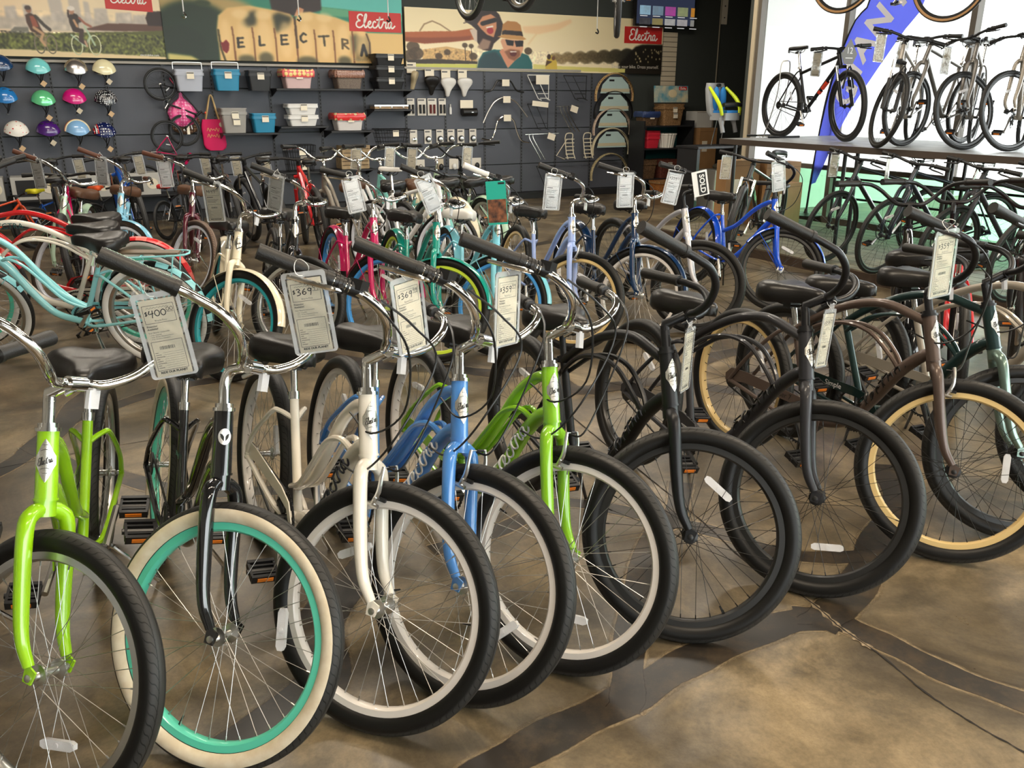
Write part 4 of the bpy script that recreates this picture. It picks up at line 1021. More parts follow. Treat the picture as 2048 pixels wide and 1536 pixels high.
S3 = [(-3.50, 6.75, mag, 'black and magenta mountain bicycle near the left wall'), (-4.55, 8.75, dark_p, 'dark mountain bicycle with black bars behind the mint bicycle'), (-3.95, 9.15, blue_kid, 'blue mountain bicycle with black bars behind the pale blue bicycle'),
      (-3.45, 9.35, dark_p, 'dark mountain bicycle behind the maroon bicycle, facing the wall'), (-2.95, 9.2, charcoal, 'charcoal mountain bicycle facing the pink tote bag'), (-2.45, 9.0, dark_p, 'dark mountain bicycle facing the grey plastic basket'),
      (-1.95, 8.8, red, 'red mountain bicycle behind the black comfort bicycle')]
for i, (x, y, fr, lb) in enumerate(S3):
    bike('S%d' % i, 'mountain_bicycle', lb, (x, y, 112+5*(i % 3), 5, -12+8*(i % 3)), geo='M', style='mtb', frame=fr, rim=rim_black, spoke=spoke_black, bar='flat', barm=black, stem='short', saddle='slim', sus=True, hubm=black, tire=rub_knob, lowparts=True, group='mountain bicycles facing the wall')
KD = [(-5.3, 9.4, blue_kid, mat('yellow_vinyl', lin(214, 204, 40), .5), 'small kids bicycle with yellow saddle and blue frame', 60), (-4.75, 9.75, dark_p, mat('orange_vinyl', lin(226, 90, 40), .5), 'small kids bicycle with orange saddle', 75),
      (-4.05, 10.0, dark_p, mat('red_vinyl', lin(210, 50, 50), .5), 'small kids bicycle with red saddle beside the wall', 80), (-5.75, 8.9, orange_p, brown_leather, 'small orange kids bicycle with brown saddle', 40)]
for i, (x, y, fr, sm, lb, yw) in enumerate(KD):
    bike('K%d' % i, 'kids_bicycle', lb, (x, y, yw, 4, 15), geo='M', style='mtb', frame=fr, rim=rim_black, bar='flat', barm=black, stem='short', sadm=sm, scale=.62, lowparts=True, tire=rub_knob, group='small kids bicycles by the left wall')

# ---------------------------------------------------------------- platform bikes
PZ = 1.155
ash = paint('ash_grey', (112, 108, 102), .35, .5, .3)
UP = 'bicycles on the raised platform'
hy = dict(geo='H', bar='flat', barm=black, stem='short', saddle='slim', rim=rim_black, spoke=spoke_black, hubm=black, levers=2, group=UP, z0=PZ)
bike('T0', 'mountain_bicycle', 'black mountain bicycle with red decals standing side-on at the end of the raised platform', (3.185, 10.549, -69.8, 0., -12.), geo='M', style='mtb', frame=matte_black, rim=rim_black, spoke=spoke_black, bar='flat', barm=black, stem='short', saddle='slim', sus=True, hubm=black, tire=rub_knob, group=UP, z0=PZ, levers=2)
bike('T1', 'hybrid_bicycle', 'grey hybrid bicycle with black suspension fork on the raised platform', (4.155, 9.218, -125., 0., 35.8), style='diamond', frame=grey_p, fork=black, sus=True, **hy)
bike('T2', 'hybrid_bicycle', 'pale grey hybrid bicycle with slanted front wheel on the raised platform', (4.70, 9.25, -146., 3., -4.), style='diamond', frame=ash, **hy)
bike('T3', 'hybrid_bicycle', 'ash grey hybrid bicycle with a long paper tag on the raised platform', (4.701, 9.033, -124., 1.5, -38.8), style='diamond', frame=ash, **hy)
bike('T4', 'hybrid_bicycle', 'taupe hybrid bicycle at the near end of the raised platform', (5.049, 8.75, -128., 2., -35.), style='diamond', frame=grey_p, **hy)
hy = dict(hy, z0=.101, group='hybrid bicycles on the low deck')
bike('U1', 'hybrid_bicycle', 'dark slate hybrid bicycle on the low deck, its grey tag beside the blue flag', (4.06, 8.39, -165, 4, 15), style='diamond', frame=dark_p, **hy)
bike('U2', 'hybrid_bicycle', 'dark hybrid bicycle on the low deck with bluish top tube, between the platform legs', (4.33, 7.83, -165, 4, 15), style='diamond', frame=paint('ink_blue', (16, 26, 40), .3, .6), **hy)
bike('U3', 'hybrid_bicycle', 'charcoal hybrid bicycle on the low deck with wide black bars', (4.62, 7.27, -165, 4, 10), style='diamond', frame=charcoal, **hy)
bike('U4', 'hybrid_bicycle', 'black hybrid bicycle at the near end of the low deck', (4.90, 6.71, -165, 4, 10), style='diamond', frame=gloss_black, **hy)

# ---------------------------------------------------------------- bikes hung from the ceiling
def hung(key, name, label, pr, pf, cord=True, **kw):
    pr, pf = Vector(pr), Vector(pf); d = pf-pr; yaw = math.atan2(d.y, d.x); pit = math.atan2(d.z, math.hypot(d.x, d.y))
    root = T3(*pr) @ RZ(yaw) @ RY(-pit)
    t = bike(key, name, label, (0, 0, 0, 0, 0), root=root, group='bicycles hung from the ceiling', lowparts=True, **kw)
    mb = MB(); g = GEO[kw['geo']]
    for p in ((g['sad'][0], 0, g['st'][1]), (g['ht'][0], 0, g['ht'][1])):
        q = root @ Vector(p); h = CEIL-q.z; e = root.inverted() @ Vector((q.x, q.y, CEIL)); mb.tube([p, e], .004, 5)
    obj('hanging_cords', mb, white_plastic, t)
mt = dict(geo='M', style='mtb', frame=dark_p, bar='flat', barm=black, stem='short', saddle='slim', sus=True, tire=rub_knob, spin=(0, 1))
hung('X0', 'mountain_bicycle', 'black mountain bicycle with silver rims hung above the poster of the couple', (.085, 8.6, 2.36), (-.40, 9.5, 2.36), rim=alloy, **mt)
hung('X1', 'gravel_bicycle', 'gravel bicycle with tan sidewall tires hung in front of the window', (3.95, 8.5, 2.27), (3.31, 9.25, 2.40), geo='H', style='diamond', frame=white_p, rim=rim_black, wall=tan_wall, bar='flat', barm=black, stem='short', saddle='slim')
hung('X2', 'mountain_bicycle', 'dark mountain bicycle hung nose-up, its tire seen edge-on before the poster', (1.13, 10., 2.25), (1.2, 10.95, 2.75), rim=rim_black, **mt)

# ---------------------------------------------------------------- price tags
P = POINTS
fr = 'large price tags on the nearest cruisers'
# white cross stitching along the leather grips of the black cruiser
bk = [o for o in C.objects if o.type == 'EMPTY' and o.get('label', '').startswith('gloss black cruiser bicycle with turq')][0]
hb_ = [c for c in bk.children if c.name.startswith('handlebar')][0]
for sd in (1, -1):
    a_, b_ = grip_pts(GEO['C'], 'cruiser', sd); d_ = (b_-a_); dn_ = d_.normalized(); s_ = dn_.cross(Vector((0,0,1))).normalized(); u_ = s_.cross(dn_); mb = MB()
    for ph in (0, PI):
        mb.tube([a_+d_*(i/46)+(u_*math.cos(.32*math.sin(i*PI/2+ph)+.3)+s_*sd*math.sin(.32*math.sin(i*PI/2+ph)+.3))*.0203 for i in range(47)], .0007, 4, False)
    obj('grip_stitching', mb, mat('white_thread', lin(190, 210, 196), .6), hb_)
price_tag('clear sleeved price tag reading $400.00 on the black cruiser', P['B']['gR'], 14, '$400.00', True, roll=-7, size=1.0, group=fr, drop=.03)
price_tag('clear sleeved price tag reading $369 on the white cruiser', P['C']['gR'], 8, '$369.99', True, roll=-6, size=.98, group=fr, drop=.0, off=(.0, -.03, .005))
price_tag('clear sleeved price tag reading $369 on the blue cruiser', P['D']['gR'], 46, '$369.99', True, roll=-6, size=1.0, group=fr, drop=.035, off=(.02, -.01, 0))
price_tag('clear sleeved price tag reading $359.99 on the lime green cruiser', P['E']['gR'], 50, '$359.99', True, roll=3, size=1.0, group=fr, drop=.04, off=(.02, -.01, 0))
price_tag('price tag hung edge-on from the stem of the matte black cruiser', P['F']['clamp'], 62, '$359.99', True, roll=6, size=1.0, group=fr, drop=.03, off=(.0, -.02, 0))
price_tag('price tag hung from the stem of the charcoal cruiser', P['G']['clamp'], 48, '$359.99', True, roll=8, size=1.0, group=fr, drop=.03, off=(.0, -.02, 0))
price_tag('bright white price tag on the grip of the bronze cruiser', P['H']['gR'], 28, '$359.99', True, roll=-3, size=1.12, group=fr, drop=.012, off=(.035, -.03, 0))
sm = 'price tags on the second row'
glare_paper = mat('glare_paper', lin(250, 250, 250), .5)  # whiter copy of the tag paper, glare on the second row put into its colour
for k, lb, yw, ro, pr, off in (('M1', 'pale blue lit price tag on the mint green bicycle', -20, -4, None, (.05, 0, 0)), ('M2', 'price tag on the pale blue bicycle with brown grips', -15, 3, None, (.06, 0, 0)), ('M3', 'price tag on the maroon bicycle with brown grips', 0, -3, None, (.05, 0, 0)),
    ('M4', 'grey price tag reading $649 on the cream bicycle', -10, -3, '$649.99', (.04, 0, 0)), ('M5', 'white crumpled price tag on the black comfort bicycle', -25, 12, None, (.06, -.02, 0)), ('M6', 'white curved price tag on the raspberry pink bicycle', 20, -10, None, (.08, -.02, 0)),
    ('M7', 'white slanted price tag on the teal bicycle', 25, -22, None, (.03, -.03, 0)), ('M9', 'white glaring price tag on the lavender bicycle', 15, 5, None, (.0, -.03, 0)), ('M10', 'white glaring price tag on the navy bicycle', 12, 0, None, (.08, -.03, 0)), ('M11', 'white price tag on the silver bicycle beside the sold card', 10, 12, '$359.99', (.02, -.03, 0)), ('M12', 'white price tag on the electric blue bicycle', 15, -8, None, (.0, -.03, 0))):
    price_tag(lb, P[k]['gR'], yw, pr, False, roll=ro, size=1.12, group=sm, drop=.012, off=off, card=None if k == 'M4' else glare_paper)
mb = 'price tags in the third row'
for k, lb, yw in (('R0', 'grey price tag on the taupe city bicycle', 0), ('R1', 'small pale price tag on the white city bicycle', 20), ('R2', 'small pale price tag on the seafoam city bicycle', -10), ('R4', 'small pale price tag on the pale mint city bicycle', 10)):
    price_tag(lb, P[k]['gR'], yw, None, False, size=1.05, group=mb, drop=.012, roll=5)
for k, lb in (('S1', 'price tag on the dark mountain bicycle behind the mint one'), ('S2', 'price tag on the blue mountain bicycle'), ('S3', 'price tag on the dark mountain bicycle behind the maroon one'), ('S4', 'price tag on the charcoal mountain bicycle'), ('S5', 'price tag on the dark mountain bicycle facing the grey basket')):
    price_tag(lb, P[k]['gR'], 10, None, False, size=1.1, group=mb, drop=.015, roll=-6)
old_paper = mat('buff_paper', lin(196, 184, 160), .6)
for k, lb, g_, yw in (('T0', 'buff paper tag on the black platform mountain bicycle', 'gR', 25), ('T1', 'long buff paper tag on the grey platform hybrid', 'gR', 25), ('T2', 'buff paper tag on the pale grey platform hybrid', 'gR', 20), ('T3', 'long buff paper tag on the ash grey platform hybrid', 'gR', 30), ('U1', 'grey price tag on the slate hybrid on the low deck', 'gR', 25), ('U2', 'narrow grey price tag on the ink blue hybrid on the low deck', 'gR', 50), ('trek', 'grey price tag on the mountain bicycle by the cardboard boxes', 'gR', 15)):
    price_tag(lb, P[k][g_], yw, None, False, size=1.25 if k[0] == 'T' else 1.1, group='paper tags on the platform bicycles', drop=.015, card=old_paper, roll=3)
st_ = thing('bike_stand', 'thin silver wire stand holding the rear wheel of the platform mountain bicycle', 'stand', P['T0']['root'])
mb = MB()
for q in (-.05, .05): mb.tube([(-.30, q, .0), (-.22, q, .02), (-.02, q*1.2, .50), (.0, q*1.2, .82), (.03, 0, .86)], .007, 6, sm=3)
obj('hoop', mb, alloy, st_); obj('foot', MB().tube([(-.32, -.22, .012), (-.32, .22, .012)], .012, 8), black, st_); obj('foot', MB().tube([(.10, -.22, .012), (.10, .22, .012)], .012, 8), black, st_); obj('base_bar', MB().tube([(-.32, -.08, .012), (.10, -.08, .012)], .008, 6), alloy, st_)
# sold card on the silver bicycle
c = P['M11']['gR']
t = thing('sold_card', 'white folded card with black SOLD print on the silver bicycle', 'sign', T3(c.x+.17, c.y-.03, c.z-.02) @ RZ(R_(10)) @ RY(R_(-12)) @ RX(PI/2))
obj('card', MB().prism(rrect(.11, .17, .004), .002, T3(0, -.085, 0)), white_plastic, t)
obj('black_panel', MB().prism(rrect(.06, .15, .003), .0012, T3(.012, -.088, .0016)), ink, t)
mb = MB(); text_mb(mb, 'SOLD', .05, T3(.012, -.088, .0026) @ RZ(-PI/2), bold=.0012); obj('lettering', mb.mesh('sold', smooth=False), white_plastic, t)
# hang tag with photograph on the baby blue bicycle
c = P['M8']['gR']
t = thing('hang_tag', 'teal hang tag with a small photograph on the baby blue bicycle', 'tag', T3(c.x+.10, c.y-.04, c.z-.05) @ RZ(R_(-5)) @ RY(R_(-4)) @ RX(PI/2))
obj('card', MB().prism([(x, y-.14) for x, y in rrect(.125, .27, .003)], .002), paint('tag_teal', (40, 176, 156), .5, 0), t)
obj('photograph', MB().prism([(x, y-.19) for x, y in rrect(.118, .145, .001, 1)], .001, T3(0, 0, .0016)), mat('photo_brown', lin(150, 96, 66), .5, noise=(26, lin(60, 44, 40))), t)
obj('logo_block', MB().prism([(x+.035, y-.02) for x, y in rrect(.04, .012, .001, 1)], .001, T3(0, 0, .0016)), ink, t)
# diamond card on the platform mountain bicycle
c = P['T0']['fork']
t = thing('size_card', 'grey diamond card with white 12 on the platform mountain bicycle', 'tag', T3(c.x+.02, c.y-.09, c.z+.12) @ RZ(R_(25)) @ RX(PI/2))
obj('card', MB().prism([(0, .13), (.11, -.02), (.06, -.12), (-.06, -.12), (-.11, -.02)], .003), mat('card_grey', lin(110, 108, 104), .5), t)
mb = MB(); text_mb(mb, '12', .09, T3(0, .01, .0025)); mb.ribbon([(-.05, -.06), (.05, -.06)], .008, .0025); obj('lettering', mb.mesh('n12', smooth=False), white_plastic, t)
# red decals on that bike, drawn on tires and down tube
for o in [o for o in C.objects if o.type == 'EMPTY' and o.get('label', '').startswith('black mountain bicycle with red decals')]:
    g = GEO['M']; hb = Vector((hbx(g), 0, g['hbz'])); bb = Vector((g['bb'][0], 0, g['bb'][1])); fr_ = [c for c in o.children if c.name.startswith('frame')][0]
    for a, b in ((.35, .5), (.54, .6)): obj('decal', MB().tube([hb.lerp(bb, a), hb.lerp(bb, b)], .0235, 10, False), paint('decal_red', (224, 60, 30)), fr_)
# green lettering on the black mountain bicycle by the boxes
for o in [o for o in C.objects if o.type == 'EMPTY' and o.get('label', '').startswith('black mountain bicycle with green')]:
    g = GEO['M']; hb = Vector((hbx(g), 0, g['hbz'])); bb = Vector((g['bb'][0], 0, g['bb'][1])); fr_ = [c for c in o.children if c.name.startswith('frame')][0]; d = (hb-bb).normalized(); ang = math.atan2(d.z, d.x)
    for sd in (-1, 1):
        mb = MB(); m0 = T3(*hb.lerp(bb, .42)) @ RY(-ang) @ T3(0, sd*.0235, 0) @ (RX(PI/2) if sd < 0 else RZ(PI) @ RX(PI/2)); text_mb(mb, 'TREK', .06, m0, bold=.001); obj('frame_lettering', mb.mesh('trk', smooth=False), paint('lettering_green', (110, 200, 90)), fr_)
# leaf emblem on the black cruiser's head tube, white emblem disc
g = GEO['C']; ht = Vector((g['ht'][0], 0, g['ht'][1])); hbv = Vector((hbx(g), 0, g['hbz'])); a = (ht-hbv).normalized(); f = Vector((a.z, 0, -a.x))
for o in [o for o in C.objects if o.type == 'EMPTY' and o.get('label', '').startswith('gloss black cruiser bicycle with turq')]:
    fr_ = [c for c in o.children if c.name.startswith('frame')][0]
    def curved(pts, r, mb, m=0):
        c0 = ht.lerp(hbv, .40); n = len(pts)
        V = [c0+a*y+f*(r*math.cos(x/r))+Vector((0,1,0))*(r*math.sin(x/r)) for x, y in [(0, 0)]+pts]
        mb.add(V, [(0, 1+i, 1+(i+1) % n) for i in range(n)], m)
    mb = MB(); curved([(.017*math.cos(q), .021*math.sin(q)) for q in np.linspace(0, 2*PI, 25)[:-1]], .0262, mb); obj('emblem_disc', mb, mat('emblem_silver', (.75, .73, .7), .3, .8), fr_)
    mb = MB()
    for s in (-1, 1):
        P_ = [(s*.002, -.012), (s*.009, -.004), (s*.0125, .008), (s*.006, .006), (s*.002, .0)]
        mb2 = [(x, y) for x, y in P_]; c0 = ht.lerp(hbv, .40); r = .0268
        V = [c0+a*y+f*(r*math.cos(x/r))+Vector((0,1,0))*(r*math.sin(x/r)) for x, y in mb2]; mb.add(V, [tuple(range(5))])
    obj('emblem_leaf', mb, ink, fr_)
    sd = [c for c in o.children if c.name.startswith('saddle')][0]
    mb = MB(); text_mb(mb, 'Liv', .035, T3(-.06, -.1185, .072) @ RX(PI/2+.25)); obj('saddle_lettering', mb.mesh('liv', smooth=False), rim_teal, sd)
    mb = MB(); text_mb(mb, 'jewel', .03, T3(.36, -.017, .52) @ RX(PI/2)); obj('tube_lettering', mb.mesh('jw', smooth=False), rim_teal, fr_)
# ---------------------------------------------------------------- posters (flat prints; coloured on a fine grid)
vc_m = bpy.data.materials.new('poster_print'); vc_m.use_nodes = True
at_ = vc_m.node_tree.nodes.new('ShaderNodeAttribute'); at_.attribute_name = 'print'
vc_m.node_tree.links.new(at_.outputs['Color'], vc_m.node_tree.nodes['Principled BSDF'].inputs['Base Color']); vc_m.node_tree.nodes['Principled BSDF'].inputs['Roughness'].default_value = .45
class Canvas:
    """w x h canvas in crop units (x right, y down)"""
    def __init__(s, W_, H_, nx):
        s.W, s.H = W_, H_; s.nx = nx; s.ny = int(nx*H_/W_)
        s.X, s.Y = np.meshgrid(np.linspace(0, W_, s.nx), np.linspace(0, H_, s.ny)); s.c = np.zeros((s.ny, s.nx, 3)); s.rng = np.random.RandomState(3)
    def fill(s, m, col, a=1.):
        m = (m*a)[..., None]; s.c = s.c*(1-m)+np.array(col, float)/255*m
    def blur(s, m, k):
        r = max(1, int(k*.5/s.W*s.nx))
        for _ in range(2):
            for ax in (0, 1):
                p = np.pad(m, [(r+1, r) if i == ax else (0, 0) for i in range(2)], 'edge'); cs = np.cumsum(p, ax)
                m = (np.take(cs, np.arange(2*r+1, cs.shape[ax]), ax)-np.take(cs, np.arange(0, cs.shape[ax]-2*r-1), ax))/(2*r+1)
        return m
    def poly(s, P, col, soft=0, a=1.):
        P = np.array(P, float); ins = np.zeros(s.X.shape, bool)
        for (x0, y0), (x1, y1) in zip(P, np.roll(P, -1, 0)):
            if y0 == y1: continue
            ins ^= ((s.Y < y0) != (s.Y < y1)) & (s.X < (x1-x0)*(s.Y-y0)/(y1-y0)+x0)
        m = ins.astype(float)
        if soft: m = s.blur(m, soft)
        s.fill(m, col, a)
    def ell(s, cx, cy, rx, ry, col, soft=0, a=1.):
        m = (((s.X-cx)/rx)**2+((s.Y-cy)/ry)**2 < 1).astype(float)
        if soft: m = s.blur(m, soft)
        s.fill(m, col, a)
    def line(s, P, w, col, soft=0, a=1.):
        m = np.zeros(s.X.shape)
        for (x0, y0), (x1, y1) in zip(P, P[1:]):
            dx, dy = x1-x0, y1-y0; t = np.clip(((s.X-x0)*dx+(s.Y-y0)*dy)/max(dx*dx+dy*dy, 1e-6), 0, 1)
            m = np.maximum(m, (np.hypot(s.X-x0-t*dx, s.Y-y0-t*dy) < w/2))
        if soft: m = s.blur(m, soft)
        s.fill(m, col, a)
    def noise(s, y0, y1, amp, k):
        n = s.blur(s.rng.rand(*s.X.shape), k); n = (n-n.mean())/max(n.std(), 1e-6); m = ((s.Y > y0) & (s.Y < y1))[..., None]
        s.c = np.clip(s.c*(1+m*n[..., None]*amp), 0, 1)
    def build(s, name, label, x0, x1, z0, z1, yoff=-.06):
        c = np.clip(s.c, 0, 1); c = np.where(c <= .04045, c/12.92, ((c+.055)/1.055)**2.4)
        V = np.zeros((s.ny, s.nx, 3)); V[..., 0] = np.linspace(x0, x1, s.nx)[None]; V[..., 2] = np.linspace(z1, z0, s.ny)[:, None]; V[..., 1] = yoff-.013
        i = np.arange((s.ny-1)*s.nx).reshape(s.ny-1, s.nx)[:, :-1].ravel()
        F = np.stack([i, i+s.nx, i+s.nx+1, i+1], 1)
        me = bpy.data.meshes.new(name); me.from_pydata(V.reshape(-1, 3).tolist(), [], F.tolist())
        at = me.color_attributes.new('print', 'FLOAT_COLOR', 'POINT')
        at.data.foreach_set('color', np.concatenate([c.reshape(-1, 3), np.ones((s.nx*s.ny, 1))], 1).astype(np.float32).ravel()); me.materials.append(None)
        t = thing(name, label, 'poster', ROOM)
        obj('backing', MB().box(((x0+x1)/2, yoff, (z0+z1)/2), (x1-x0, .024, z1-z0)), mat('poster_board', lin(190, 176, 140), .6), t)
        obj('print', me, vc_m, t)
        return t
def red_logo(t, s0, s1, z0, z1, yoff, slant=0.):
    w, h = s1-s0, z1-z0; P = [(-w/2, -h/2), (w/2, -h/2-slant), (w/2, h/2-slant), (-w/2, h/2)]
    o = obj('logo_panel', MB().prism(P, .004, T3((s0+s1)/2, yoff, (z0+z1)/2) @ UPRIGHT), mat('logo_red', lin(198, 44, 40), .45), t)
    mb = MB(); script_word(mb, w*.76, T3((s0+s1)/2, yoff-.004, (z0+z1)/2-slant/2) @ UPRIGHT); obj('logo_lettering', mb.mesh('logo', smooth=False), mat('logo_white', lin(240, 234, 224), .5), t)

# poster 1: skyline and two riders (crop units 0..2060 x 0..735 cover X -7.85..-5.97, Z 2.07..2.80; the sheet continues past them)
cv = Canvas(2700, 1240, 560); ox, oy = 600, 505
cv.fill(np.ones(cv.X.shape), (236, 214, 176)); cv.fill(np.clip((1500-cv.X)/1500, 0, 1), (246, 206, 160), .8)
def p1(P): return [(x+ox, y+oy) for x, y in P]
for P in ([(150,300),(150,170),(280,160),(290,300)], [(640,-300),(820,-300),(850,320),(700,320)], [(920,-200),(1050,-200),(1060,330),(930,330)], [(1100,330),(1110,70),(1170,80),(1190,330)], [(1220,330),(1230,150),(1390,145),(1400,330)], [(1480,330),(1500,190),(1700,180),(1710,330)], [(1710,330),(1720,210),(1880,200),(1900,330)], [(370,330),(370,140),(470,150),(480,330)], [(-300,300),(-300,90),(-180,80),(-170,300)]):
    cv.poly(p1(P), (186, 176, 166), 26, .85)
cv.poly(p1([(-700,300),(500,280),(900,220),(1400,300),(2300,250),(2300,430),(-700,430)]), (182, 172, 160), 30, .8)
cv.noise(oy+200, oy+420, .04, 40)
cv.poly(p1([(150,470),(230,400),(390,400),(400,480)]), (120, 116, 104), 6); cv.poly(p1([(1100,390),(1380,320),(2300,310),(2300,400),(1100,410)]), (92, 62, 50), 8); cv.poly(p1([(1900,330),(1880,240),(1920,160),(2300,140),(2300,330)]), (44, 26, 24), 14)
cv.poly(p1([(-700,500),(100,470),(600,460),(1200,430),(1700,410),(2300,370),(2300,760),(-700,690)]), (84, 88, 40), 12); cv.noise(oy+440, oy+700, .22, 24)
cv.poly(p1([(-700,660),(300,655),(1200,680),(2300,715),(2300,900),(-700,900)]), (222, 198, 152), 8)
for cx, cy, rx, ry, c in ((500,590,60,105,(110,100,80)), (640,590,62,105,(120,108,84)), (955,590,66,110,(190,190,150)), (1180,585,72,115,(190,190,150))):
    ang = np.linspace(0, 2*PI, 40); cv.line(p1([(cx+rx*math.cos(q), cy+ry*math.sin(q)) for q in ang]), 16, c)
for P, w, c in (([(450,470),(560,560),(620,590)], 14, (150,120,90)), ([(580,490),(560,600)], 12, (170,140,110)), ([(1080,360),(1130,470),(1180,585)], 24, (170,190,160)), ([(900,470),(1060,600),(1130,480)], 18, (176,196,168))): cv.line(p1(P), w, c, 3)
cv.poly(p1([(380,260),(440,230),(500,260),(540,400),(580,480),(500,480),(420,440),(385,350)]), (74, 48, 38), 5); cv.poly(p1([(430,270),(490,270),(520,390),(450,400)]), (150, 78, 56), 6); cv.line(p1([(500,270),(590,370),(650,420)]), 40, (64, 56, 50), 5); cv.line(p1([(460,400),(560,470),(520,540),(560,600)]), 34, (190, 150, 110), 5); cv.ell(430+ox, 195+oy, 34, 40, (150, 100, 76), 5); cv.ell(424+ox, 176+oy, 38, 26, (70, 56, 52), 5)
cv.poly(p1([(900,250),(950,210),(1010,230),(1060,310),(1010,330),(1000,430),(930,430),(900,330)]), (52, 40, 36), 5); cv.line(p1([(1030,270),(1090,330),(1160,365)]), 28, (150, 90, 70), 5); cv.line(p1([(960,300),(990,370)]), 30, (196, 150, 110), 5); cv.line(p1([(970,410),(1040,420),(1010,530),(1060,560)]), 52, (60, 42, 38), 5); cv.line(p1([(1060,540),(1080,600)]), 26, (190, 150, 120), 4); cv.ell(945+ox, 190+oy, 34, 42, (176, 126, 98), 5); cv.ell(945+ox, 162+oy, 46, 28, (226, 216, 204), 5); cv.line(p1([(905,190),(900,260)]), 22, (50, 36, 32), 5)
t = cv.build('wall_poster', 'poster of two riders on bicycles before a hazy city skyline', -7.85-600/2060*1.88, -7.85+2100/2060*1.88, 2.07, 2.07+1240/735*.73)
red_logo(t, -6.59, -6.035, 2.655, 2.93, -.077, .02)
mb = MB(); text_mb(mb, 'electrabike.com', .036, T3(-6.14, -.0745, 2.115) @ UPRIGHT); obj('lettering', mb.mesh('url', smooth=False), mat('logo_white', (1,1,1)), t)

# poster 2: knuckles with letters (crop 0..2030 x 0..535 covers X -5.95..-2.61, Z 2.07..2.82)
cv = Canvas(2030, 940, 660); oy = 405
def p2(P): return [(x, y+oy) for x, y in P]
cv.fill(np.ones(cv.X.shape), (28, 128, 104)); cv.poly(p2([(800,-500),(2100,-500),(2100,60),(1300,12),(900,-10)]), (90, 188, 176), 10)
cv.poly(p2([(1290,10),(2100,60),(2100,120),(1290,90)]), (88, 160, 120), 14)
cv.poly(p2([(840,-300),(1290,-300),(1300,40),(1100,110),(880,80)]), (34, 18, 18), 18); cv.poly(p2([(1060,110),(1100,20),(1150,40),(1130,100)]), (200, 140, 100), 10)
cv.ell(300, 60+oy, 420, 120, (176, 150, 92), 60); cv.ell(240, 300+oy, 330, 290, (14, 40, 22), 50); cv.ell(140, 420+oy, 190, 190, (10, 34, 18), 40)
cv.ell(330, 30+oy, 60, 30, (40, 56, 28), 24); cv.poly(p2([(20,480),(200,500),(300,560),(20,560)]), (200, 186, 110), 20)
skin = (222, 182, 116)
cv.poly(p2([(425,540),(420,250),(440,130),(520,60),(700,30),(900,60),(1030,90),(1070,150),(1100,80),(1200,60),(1290,80),(1420,100),(1560,150),(1700,240),(2100,240),(2100,560),(430,560)]), skin, 14)
cv.poly(p2([(1700,240),(2100,235),(2100,560),(1740,470)]), (226, 188, 120), 20)
for P, a in (([(620,200),(690,90),(750,70),(740,200),(660,230)], .9), ([(880,110),(930,80),(1040,120),(1000,220),(900,270)], .95), ([(1540,280),(1600,250),(1650,290),(1560,470)], .8), ([(1600,300),(1700,260),(1720,480),(1580,520)], .5)): cv.poly(p2(P), (34, 40, 24), 34, a)
for x0, x1 in ((430,545), (550,708), (710,890), (893,1066), (1070,1228), (1232,1394), (1397,1565), (1570,1715)):
    cv.ell((x0+x1)/2, 330+oy, (x1-x0)*.36, 170, (240, 204, 142), 40, .65)
for x in (547, 709, 891, 1068, 1230, 1395, 1566): cv.line(p2([(x-6,230),(x,330),(x+2,560)]), 13, (110, 60, 30), 9, .9)
cv.line(p2([(1062,120),(1068,230),(1070,400)]), 18, (70, 44, 22), 10)
for x in (620, 800, 1150, 1320): cv.ell(x, 110+oy, 70, 44, (240, 210, 150), 30, .6)
cv.line(p2([(430,260),(440,430),(470,560)]), 16, (70, 60, 30), 12); cv.line(p2([(1690,250),(1715,330),(1715,480)]), 14, (80, 60, 40), 10)
for x, y, rx, ry in ((640,520,70,40), (800,510,60,60), (1150,530,90,50), (1480,520,60,50)): cv.ell(x, y+oy, rx, ry, (60, 60, 36), 30, .8)
cv.poly(p2([(440,370),(460,372),(485,345),(508,380),(500,440),(480,470),(450,440)]), (120, 14, 20), 6)
LET = {'E': [[(0,0),(0,1)],[(0,0),(.8,-.05)],[(0,.5),(.7,.45)],[(0,1),(.85,.93)]], 'L': [[(.15,0),(.1,1),(.8,.92)]], 'C': [[(.8,.15),(.5,0),(.1,.35),(.1,.75),(.4,1),(.8,.85)]], 'T': [[(0,.08),(1,0)],[(.5,.05),(.55,1)]], 'R': [[(.1,1),(.1,0),(.7,.1),(.75,.4),(.15,.52),(.8,1)]], 'A': [[(.05,1),(.4,0),(.8,1)]]}
for ch, x, y, w, h, c in (('E',580,330,52,80,(30,26,20)), ('L',750,308,54,82,(30,26,20)), ('E',940,292,62,82,(40,34,24)), ('C',1098,264,66,84,(36,30,20)), ('T',1262,282,86,92,(52,44,28)), ('R',1460,306,76,92,(84,68,40)), ('A',1632,358,66,100,(30,26,22))):
    for st in LET[ch]: cv.line(p2([(x+a*w, y+b*h) for a, b in st]), 17 if ch != 'A' else 26, c, 3)
t = cv.build('wall_poster', 'poster of two fists with inked letters spelling ELECTRA on the knuckles', -5.95, -2.61, 2.07, 2.07+940/535*.745)
red_logo(t, -3.42, -2.63, 2.50, 2.765, -.077, .0)
mb = MB(); text_mb(mb, 'Dress your bike.', .05, T3(-3.22, -.0745, 2.12) @ UPRIGHT); obj('lettering', mb.mesh('dress', smooth=False), mat('print_grey', lin(150, 140, 110), .5), t)

